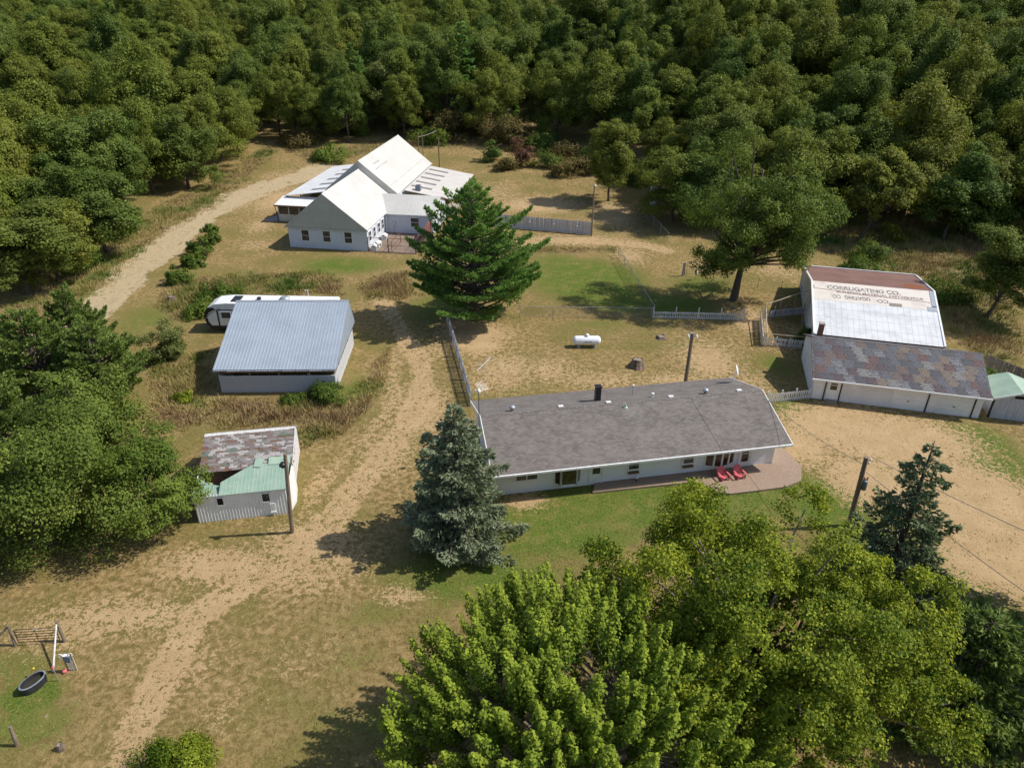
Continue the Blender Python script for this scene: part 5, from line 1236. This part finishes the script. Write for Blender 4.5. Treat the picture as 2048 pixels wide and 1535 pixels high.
# right porch roof with skylight strips, condenser on top
zp=lambda x:4.15-(x-12.4)*.155
m=MB(); m.slab([(Ww+.05,19.05,zp(12.4)),(20.4,19.05,zp(20.4)),(20.4,37.1,zp(20.4)),(Ww+.05,37.1,zp(12.4))],.1); pr_=m.build('porch_roof','porchroof',Wb)
for k in range(5):
    y=22.0+k*3.05; MB().slab([(12.7,y,zp(12.7)+.03),(16.2,y,zp(16.2)+.03),(16.2,y+.85,zp(16.2)+.03),(12.7,y+.85,zp(12.7)+.03)],.028).build('skylight','skylight',pr_)
for x,y in ((20.2,19.3),(20.2,25),(20.2,31),(20.2,36.9)): MB().box(x-.08,x+.08,y-.08,y+.08,0,zp(20.2)-.1).build('porch_post','trim',Wb)
MB().box(12.02,20.1,19.2,37,-.02,.05).build('porch_floor','concrete',Wb)
Ac=thing('air_conditioner','grey air conditioning unit on the porch roof of the long building','air conditioner',tuple((Matrix.Translation((-32.84,101.56,0))@Matrix.Rotation(-.14,4,'Z'))@Vector((14.4,20.4,zp(14.4)))),-.14)
m=MB().box(-.42,.42,-.42,.42,.08,.85)
for k in range(7): m.box(-.435,.435,-.435,.435,.14+k*.1,.18+k*.1)
m.build('case','greybox',Ac); MB().lathe([(.33,.851),(.33,.88),(.05,.9)],14).build('fan_grille','blackmetal',Ac)
for s in (-.38,.38): MB().box(s-.04,s+.04,-.42,.42,-.08,.08).build('foot','galv',Ac)
# left porch roof and small front canopy
zl=lambda x:4.25+(x+1.0)*.14
m=MB(); ribbed(m,(-6.2,36.0,zl(-6.2)),(-6.2,14.6,zl(-6.2)),(.3,14.6,zl(.3)),(.3,36.0,zl(.3)),.6,.02,.05,.08); lp=m.build('side_porch_roof','whitemetal',Wb)
for k in range(5):
    y=16.5+k*3.6; MB().slab([(-2.6,y,zl(-2.6)+.03),(-.1,y,zl(-.1)+.03),(-.1,y+1.0,zl(-.1)+.03),(-2.6,y+1.0,zl(-2.6)+.03)],.028).build('skylight','skylight',lp)
for y in (15,20,25,30,35.6): MB().box(-6.1,-5.95,y,y+.15,-.2,zl(-6.1)-.1).build('porch_post','brownwood',Wb)
MB().box(-6.05,-5.98,14.8,35.9,-.2,1.2).build('porch_wall','oldpaper',Wb)
MB().slab([(-6.9,11.7,2.75),(.2,11.7,2.75),(.2,15.4,3.25),(-6.9,15.4,3.25)],.1).build('canopy','whitemetal',Wb)
MB().box(-6.95,.2,11.55,11.697,2.55,2.72).build('gutter','brownwood',Wb)
MB().box(-6.6,.2,12.2,12.28,-.2,1.15).build('porch_wall','oldpaper',Wb)
for k in range(4):
    x=-6.6+k*1.75; MB().box(x,x+.12,12.16,12.3,1.152,2.75).build('porch_post','trim',Wb); MB().box(x+.14,x+1.72,12.22,12.25,1.2,2.6).build('screen','glass',Wb)
MB().tube([(-6.9,11.65,2.6),(-6.85,11.9,2.2),(-6.7,12.05,0)],.06,6).build('downspout','brownwood',Wb)
WM=Matrix.Translation((-32.84,101.56,0))@Matrix.Rotation(-.14,4,'Z')
wp=lambda x,y:tuple((WM@Vector((x,y,0))).xy)
world_slab('concrete_apron',[wp(-9.4,12.0),wp(-6.6,12.1),wp(-6.5,17.5),wp(-7.5,17.5)],.02,.1,'concrete','grey concrete apron left of the long building porch','pavement')
world_slab('kennel_pad',[wp(12.02,.1),wp(19.2,.1),wp(19.4,9.42),wp(12.02,9.42)],.03,.12,'pad','brown concrete pad inside the red pipe kennel run','pavement')
# kennel run of red pipe panels
Kn=thing('kennel_run','rusty red pipe kennel fence around the brown pad','fence',WM@Vector((12.2,.2,0)),-.14)
def pframe(nm,a,b,h,mid,mat='rustpipe',mesh=True):
    a=Vector(a);b=Vector(b);u=Vector((0,0,1)); m=MB()
    m.tube([a,a+u*h],.045,6); m.tube([b,b+u*h],.045,6); m.tube([a+u*h,b+u*h],.04,6); m.tube([a+u*.1,b+u*.1],.03,6)
    for f in mid: m.tube([a+u*h*f,b+u*h*f],.03,5)
    o=m.build(nm,mat,Kn)
    if mesh:
        g=MB(); n=int((b-a).length/.18)
        for i in range(n):
            p=a.lerp(b,(i+.5)/n); g.tube([p+u*.1,p+u*h],.006,3,False)
        g.build('mesh_wire','rustpipe',o)
    return o
pframe('panel',(0,0,0),(2.9,0,0),2.1,(.5,)); pframe('panel',(2.95,0,0),(6.9,0,0),2.1,(.5,)); pframe('panel',(6.95,0,0),(6.95,4.4,0),2.1,(.5,)); pframe('panel',(6.95,4.5,0),(6.95,9.0,0),2.1,(.5,))
o=MB().slab([(6.9,4.5,.1),(6.9,9.0,.1),(6.9,9.0,2.6),(6.9,4.5,2.1)],.03).build('solid_panel','rustred',Kn)
pframe('panel',(3.4,4.6,0),(3.4,0.1,0),1.6,(.5,),mesh=False)
for i,(x,y,rz,lab) in enumerate(((12.75,1.0,.2,'white plastic kennel box nearest the corner of the long building'),(12.8,2.5,-.1,'second white kennel box along the building wall'),(12.75,6.0,.1,'white kennel box farthest along the building wall'))):
    K=thing('kennel_box',lab,'kennel',WM@Vector((x,y,.03)),-.14+rz,'white boxes in the kennel run')
    m=MB(); m.box(-.4,.4,-.5,.5,0,.6); m.build('base','whitemetal',K); m=MB(); m.slab([(-.45,-.55,.602),(0,-.55,.85),(0,.55,.85),(-.45,.55,.602)],.04); m.slab([(0,-.55,.851),(.45,-.55,.602),(.45,.55,.602),(0,.55,.851)],.04); m.build('lid','trim',K); MB().box(.402,.41,-.2,.2,.08,.5).build('opening','dark',K)
# ornaments on the privacy fence
for i,x in enumerate((1060,1109,1155)):
    p=level_point(x,449,1.55); a,b=G(975,452),G(1183,470); f=(p.x-a.x)/(b.x-a.x); q=a.lerp(b,f)
    O=thing('fence_ornament',('first','second','last')[i]+' white ornament from the pine tree hanging on the board fence','ornament',q+Vector((0,-.14,0)),0,'ornaments on the board fence')
    MB().lathe([(.02,1.10),(.13,1.2),(.15,1.32),(.06,1.42),(.02,1.45)],10).build('body','trim',O,True); MB().tube([(0,0,1.45),(0,0,1.85)],.035,5).build('hanger','trim',O)

# ------------------------------------------------------------------ poles and wires
def lean_pole(name,label,base,top_px,h,r0,r1,mat='pole'):
    b=G(*base); t=level_point(*top_px,h); P=thing(name,label,'pole',b); d=t-b
    MB().tube([(0,0,-.3),d*.5,d],[r0,(r0+r1)/2,r1],10).build('shaft',mat,P); return P,d
P1,d=lean_pole('light_pole','weathered wooden pole with dark lamp in front of the old shed',(584,1064),(570,907),6.7,.15,.12)
o=MB().lathe([(.04,0),(.10,.02),(.22,-.16),(.24,-.24),(.16,-.30)],14).build('lamp_shade','blackmetal',P1,True,d*.90+Vector((-.2,-.12,.05))); MB().tube([d*.92,d*.92+Vector((-.2,-.12,.15))],.025,5).build('arm','galv',P1); MB().lathe([(.15,-.30),(.12,-.40),(.03,-.45)],12).build('lamp_glass','glass',P1,True,d*.90+Vector((-.2,-.12,.05)))
P2,d=lean_pole('light_pole','leaning wooden pole with two white floodlights behind the ranch house',(1369,778),(1385,666),6.0,.19,.15)
for s in (-1,1):
    a=d*.965+Vector((s*.14,-.05,0)); o=MB().tube([a,a+Vector((s*.16,-.05,.03))],.03,5).build('bracket','galv',P2)
    MB().lathe([(.05,.14),(.09,.08),(.14,-.05),(.15,-.1),(.03,-.11)],12).build('floodlight','trim',P2,True,a+Vector((s*.24,-.08,-.02)))
MB().box(-.17,.1,-.17,.12,0,.05).build('cap','galv',P2,loc=d)
P3,d3=lean_pole('utility_pole','dark utility pole with transformer beside the spruce',(1698,1050),(1733,914),6.0,.19,.15)
c=d3*.62+Vector((.32,-.02,0)); MB().lathe([(.16,-.42),(.2,-.4),(.2,.28),(.17,.34),(.05,.38)],14).build('transformer','greybox',P3,True,c)
for s in (-.1,.1): MB().lathe([(.04,.36),(.06,.42),(.035,.5),(.05,.56),(.02,.62)],8).build('bushing','rustred',P3,False,c+Vector((s,0,0)))
for h,s in ((.95,.34),(.9,.3)): MB().tube([d3*h,d3*h+Vector((s,.05,.03))],.03,5).build('arm','galv',P3); MB().lathe([(.03,-.05),(.07,0),(.05,.06),(.07,.1),(.02,.15)],10).build('insulator','trim',P3,False,d3*h+Vector((s,.05,.05)))
P4,d4=lean_pole('light_pole','slim pale light pole at the end of the board fence',(1183,472),(1189,370),7.8,.13,.10)
MB().lathe([(.05,0),(.16,-.05),(.18,-.2),(.05,-.28)],10).build('lamp','trim',P4,True,d4+Vector((.12,-.1,.05)))
for i,(x,y,ty,lab) in enumerate(((838,318,286,'first thin post behind the cream roof'),(847,322,287,'second thin post behind the cream roof'),(879,336,292,'thickest post behind the pale porch roof'))):
    b=G(x,y); o=MB().tube([(0,0,-.2),(0,0,5.2 if i<2 else 5.8)],.09 if i<2 else .12,7).build('utility_post','pole',loc=b); tag(o,lab,'post','posts behind the long building')
def wire(label,p,q,sag,rad=.024,n=14,name='power_line'):
    p=Vector(p);q=Vector(q); pts=[p.lerp(q,i/n)-Vector((0,0,sag*4*(i/n)*(1-i/n))) for i in range(n+1)]
    o=MB().tube(pts,rad,4,False).build(name,'cable'); return tag(o,label,'wire')
t3=P3.location+d3
wire('upper power line running from the transformer pole to the lower corner',t3+Vector((.3,0,.05)),(38,20,8.5),.5)
wire('lower power line running from the transformer pole past the dark spruce',t3+Vector((.25,-.05,-1.2)),(33,18,5.6),.5)
wire('service cable from the transformer pole to the ranch house corner',t3+Vector((0,0,-.6)),tuple(Hm@Vector((L,4.5,4.1))),.4,.02)
wire('yellowish cable rising from the thin post into the tan thicket',G(838,318)+Vector((0,0,4.4)),G(925,255)+Vector((0,0,4.2)),1.2,.04)

# ------------------------------------------------------------------ propane tank
Tk=thing('propane_tank','white horizontal propane tank on the back lawn','tank',Vector((7.9,69.7,0)),.02)
pr=[(.02,-1.5)]
for k in range(1,7):
    a=k/6*math.pi/2; pr.append((.48*math.sin(a),-1.5+.36*(1-math.cos(a))))
pr+=[(r_,-z_) for r_,z_ in pr[::-1]]
MB().lathe(pr,24,(0,0,.78),'X').build('shell','tankwhite',Tk,True)
MB().lathe([(.19,1.2),(.2,1.3),(.2,1.42),(.14,1.5),(.03,1.52)],14,(.02,0,0)).build('dome_lid','tankwhite',Tk,True)
for s in (-.85,.85):
    MB().box(s-.06,s+.06,-.34,-.22,0,.52).build('leg','galv',Tk); MB().box(s-.06,s+.06,.22,.34,0,.52).build('leg','galv',Tk); MB().box(s-.2,s+.2,-.4,.4,-.02,.04).build('foot','concrete',Tk)
for s in (-.9,.9): MB().box(s-.03,s+.03,-.02,.02,1.24,1.33).build('lifting_lug','tankwhite',Tk)
# faded logo on the near flank: a small swoosh and a block of unreadable lettering
def tank_pt(x,a,rr=.485): return (x,-rr*math.cos(a),.78+rr*math.sin(a))
M['logoblue']=plain('logo_blue',(.05,.05,.13),(.09,.08,.17),8,.5); M['logopale']=plain('logo_faded',(.42,.40,.50),(.30,.28,.38),9,.5,st=(3,1,3))
m=MB(); m.poly([tank_pt(-.28,.05),tank_pt(-.02,-.16),tank_pt(.0,-.10),tank_pt(-.18,.06)]); m.poly([tank_pt(-.18,.075),tank_pt(-.03,.16),tank_pt(-.0,.22),tank_pt(-.26,.10)]); m.build('logo','logoblue',Tk)
m=MB(); m.poly([tank_pt(.03,-.08),tank_pt(.48,-.08),tank_pt(.48,.14),tank_pt(.03,.14)]); m.build('logo','logopale',Tk)
# stump, tyre ring
def stump(label,p,r0,h,seed):
    r=np.random.default_rng(seed); m=MB(); n=14; k=[1+r.uniform(-.18,.3) for _ in range(n)]
    rings=[(1.55,-.05),(1.15,h*.3),(.95,h*.8),(.85,h)]; 
    for s,z in rings:
        for j in range(n): a=2*math.pi*j/n; m.v.append((r0*s*(k[j] if z<h*.5 else 1+(k[j]-1)*.4)*math.cos(a),r0*s*(k[j] if z<h*.5 else 1+(k[j]-1)*.4)*math.sin(a),z+(r.uniform(-.08,.1) if z==h else 0)))
    for q in range(3):
        for j in range(n): m.f.append((q*n+j,q*n+(j+1)%n,(q+1)*n+(j+1)%n,(q+1)*n+j))
    T=thing('tree_stump',label,'stump',p); m.build('bark','stump',T); MB().lathe([(r0*.82,h*.93),(r0*.6,h*.88),(.02,h*.80)],12).build('cut_face','oldwood',T); return T
stump('large dark stump on the back lawn near the floodlight pole',G(1274,733),.55,.85,1)
stump('low burnt stump ring below the white picket fence',G(1322,676),.48,.25,2)
stump('small stump in the sandy field near the bottom edge',G(122,1497),.16,.35,3)
stump('grey stump beside the drive below the green shrubs',G(345,603),.4,.7,4)
# adirondack chairs
def adirondack(label,p,rz):
    C_=thing('adirondack_chair',label,'chair',p,rz,'red chairs on the patio')
    for i in range(5):
        y=-.26+i*.13; m=MB(); h=.98-.05*abs(i-2); m.slab([(y-.058,.28,.22),(y+.058,.28,.22),(y+.058,.58,h),(y-.058,.58,h)],.022); m.build('back_slat','red',C_)
    for i in range(5):
        y=-.30+i*.12; m=MB(); zz_=.40-.035*i; m.box(-.28,.28,y,y+.105,zz_-.022,zz_); m.build('seat_slat','red',C_)
    for s in (-1,1):
        MB().box(s*.36-.065,s*.36+.065,-.38,.45,.56,.585).build('armrest','red',C_); MB().box(s*.32-.022,s*.32+.022,-.34,-.24,0,.56).build('leg','red',C_)
        m=MB(); m.slab([(s*.30-.02,-.30,.36),(s*.30+.02,-.30,.36),(s*.30+.02,.62,.06),(s*.30-.02,.62,.06)],.12); m.build('leg','red',C_); MB().box(s*.32-.02,s*.32+.02,.34,.42,.15,.56).build('back_post','red',C_)
    MB().slab([(-.34,.40,.62),(.34,.40,.62),(.34,.43,.70),(-.34,.43,.70)],.02).build('back_rail','red',C_); return C_
adirondack('red adirondack chair under the bow window',tuple(G(1446,960).xy)+(.037,),.35)
adirondack('red adirondack chair nearest the glazed house door',tuple(G(1478,957).xy)+(.037,),.30)
# small things on the walk
p=G(1272,966); Lm=thing('garden_globe','white globe on a short dark stand by the house walk','ornament',(p.x,p.y,.035)); MB().lathe([(.02,.42),(.1,.46),(.13,.55),(.1,.64),(.02,.68)],12).build('globe','trim',Lm,True); MB().lathe([(.16,0),(.05,.06),(.04,.42)],10).build('stand','blackmetal',Lm)
M['blue']=plain('blue_plastic',(.03,.12,.35),None,3,.4)
p=G(1370,950); o=MB().lathe([(.16,0),(.22,.12),(.23,.14),(.18,.12),(.13,.03)],14).build('bowl','blue',loc=(p.x,p.y,.037)); tag(o,'blue bowl on the walk under the flower box','bowl')
p=G(1915,822); o=MB().box(-.5,.5,-.3,.3,0,.42)
for k in range(5): o.box(-.505,.505,-.31+.13*k,-.24+.13*k,.02,.435)
o=o.build('hay_bale','hay',loc=p); o.rotation_euler.z=-.3; tag(o,'greenish hay bale on the lawn edge near the garage','hay bale')
p=G(1391,560); Bk=thing('bird_box','white pail shaped box on a thin post in the oak yard','box',p); MB().tube([(0,0,-.1),(0,0,.8)],.03,6).build('post','wire',Bk); MB().lathe([(.16,.75),(.2,.8),(.2,1.2),(.08,1.3)],12).build('pail','trim',Bk,True)
p=G(1365,552); Pt=thing('fence_post','pale post with leaning boards in the oak yard','post',p); MB().box(-.09,.09,-.09,.09,-.2,1.9).build('post','greyfence',Pt); MB().slab([(-.22,-.12,0),(-.1,-.12,0),(.0,-.12,1.6),(-.1,-.12,1.6)],.03).build('board','greyfence',Pt); MB().slab([(.12,-.12,.2),(.24,-.12,.2),(.2,-.12,1.9),(.1,-.12,1.9)],.03).build('board','oldwood',Pt)
# small hut and woodland shack
p=G(1300,408); Hu=thing('small_hut','small white hut in the shade at the yard corner','hut',p,-.1)
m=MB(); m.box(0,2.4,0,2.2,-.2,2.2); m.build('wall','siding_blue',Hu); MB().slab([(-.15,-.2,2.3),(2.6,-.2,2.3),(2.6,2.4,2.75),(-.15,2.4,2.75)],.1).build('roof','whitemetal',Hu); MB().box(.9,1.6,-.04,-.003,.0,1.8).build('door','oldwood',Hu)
p=G(965,262); Sk=thing('woodland_shack','grey metal roofed shack half hidden by the tan thicket','shack',p+Vector((0,3,-.3)),-.08)
m=MB(); m.box(0,6.3,0,4,-.5,3.6); m.build('wall','oldwood',Sk); m=MB(); ribbed(m,(-.2,-.3,3.7),(6.6,-.3,3.7),(6.6,2.2,5.2),(-.2,2.2,5.2),.4,.03,.06); m.build('roof','galv',Sk); m=MB(); m.slab([(-.2,2.2,5.2),(6.6,2.2,5.2),(6.6,4.4,3.9),(-.2,4.4,3.9)],.05); m.build('roof','galv',Sk)

# ------------------------------------------------------------------ gate corner, lower left
gL,gR=G(30,1290),G(130,1284)
for i,(p,top,h,lab) in enumerate(((G(31,1291),(16,1250),1.45,'wooden gate post left of the pipe gate'),(G(130,1283),(113,1242),1.5,'wooden gate post right of the pipe gate'),(G(34,1491),(20,1452),1.35,'lone wooden post near the lower corner'))):
    t=level_point(*top,h); d=t-p; o=MB().tube([(0,0,-.2),d],[.10,.085],9).build('gate_post','pole',loc=p); tag(o,lab,'post')
p=level_point(113,1243,1.42); q=G(106,1342); o=MB().tube([Vector((0,0,0)),p-q],[.055,.045],7).build('brace_pole','fence',loc=q); tag(o,'pale brace pole leaning on the right gate post','pole')
p=level_point(16,1252,1.35); q=G(-30,1300); o=MB().tube([Vector((0,0,0)),p-q],[.07,.06],7).build('brace_pole','pole',loc=q); tag(o,'dark brace pole leaning on the left gate post','pole')
Gt=thing('pipe_gate','six bar metal pipe gate between two wooden posts','gate',gL+Vector((.28,.02,0)),math.atan2((gR-gL).y,(gR-gL).x)); Lw=(gR-gL).length-.5
for k in range(6):
    z=.25+k*.2; MB().tube([(.05 if k==5 else 0,0,z),(Lw-(.05 if k==5 else 0),0,z)],.02,6).build('bar','blackmetal',Gt)
for x in (0,Lw): MB().tube([(x,0,.22),(x,0,1.2)],.024,6).build('upright','blackmetal',Gt)
MB().box(Lw/2-.015,Lw/2+.015,-.03,-.022,.25,1.25).build('brace','blackmetal',Gt); MB().box(Lw*.48,Lw*.58,-.035,-.024,1.2,1.27).build('name_tag','trim',Gt)
Wt=thing('water_trough','dark oval stock trough with pale rim','trough',G(70,1372),R(62)); Wt.scale=(.86,.86,.9)
def oval(a,b,n=26): return [(a*math.cos(2*math.pi*k/n)*(1-.06*math.cos(4*math.pi*k/n)),b*math.sin(2*math.pi*k/n)) for k in range(n)]
m=MB(); o1,o2,o3=oval(.80,.44),oval(.86,.49),oval(.76,.40); n=26
for (A,za),(B,zb) in (((o1,0),(o2,.55)),((o2,.55),(o3,.56)),((o3,.56),(oval(.72,.37),.05))):
    for k in range(n): m.poly([(*A[k],za),(*A[(k+1)%n],za),(*B[(k+1)%n],zb),(*B[k],zb)])
m.build('tub','rubber',Wt)
m=MB()
for k in range(n): m.poly([(*oval(.875,.505)[k],.56),(*oval(.875,.505)[(k+1)%n],.56),(*oval(.77,.41)[(k+1)%n],.585),(*oval(.77,.41)[k],.585)])
m.build('rim','rim',Wt); m=MB(); m.poly([(x,y,.30) for x,y in oval(.745,.39)]); m.build('water','wnet',Wt)
o=MB().lathe([(.03,0),(.06,.03),(.06,.07),(.02,.1)],10).build('float','yellow',loc=G(75,1350)+Vector((0,-.05,.59))); tag(o,'yellow float at the far end of the stock trough','float')
Hy=thing('yard_hydrant','red headed yard hydrant with thin pipe near the trough','hydrant',G(118,1360)); MB().tube([(0,0,-.1),(-.05,.0,.95)],.022,6).build('pipe','galv',Hy); MB().lathe([(.04,.92),(.07,.96),(.07,1.08),(.03,1.14)],8,(-.05,0,0)).build('head','red',Hy); MB().tube([(-.05,0,1.1),(.12,-.05,1.28)],.015,5).build('lever','red',Hy)
Mb=thing('meter_pedestal','grey electrical box on two white conduits by the gate','meter box',G(146,1339)); d=level_point(137,1310,1.0)-Mb.location
for s in (-.06,.06): MB().tube([(s,0,-.1),(s,0,.95)],.04,7).build('conduit','trim',Mb)
MB().box(-.17,.17,-.14,.04,.75,1.22).build('box','greybox',Mb); MB().box(-.175,.175,-.145,.045,1.222,1.26).build('lid','trim',Mb)
MB().box(.2,.26,-.02,.04,-.1,1.35).build('board','rail',Mb); MB().box(-.30,-.24,-.02,.04,-.1,1.3).build('board','oldwood',Mb)
r_=np.random.default_rng(2)
for k,(x,z) in enumerate(((.26,1.3),(-.3,1.2))):
    m=MB(); m.tube([(x+.14*math.cos(t*.5),-.08-.01*t*.1,z+.17*math.sin(t*.5)+.02*math.sin(t*1.7)) for t in range(26)],.018,5,False); m.build('hose','rail' if k==0 else 'trim',Mb)
o=MB().lathe([(.04,0),(.11,.05),(.13,.13),(.08,.2),(.03,.22)],10).build('red_pail','red',loc=G(130,1344)); tag(o,'small red and white pail by the meter box','pail')
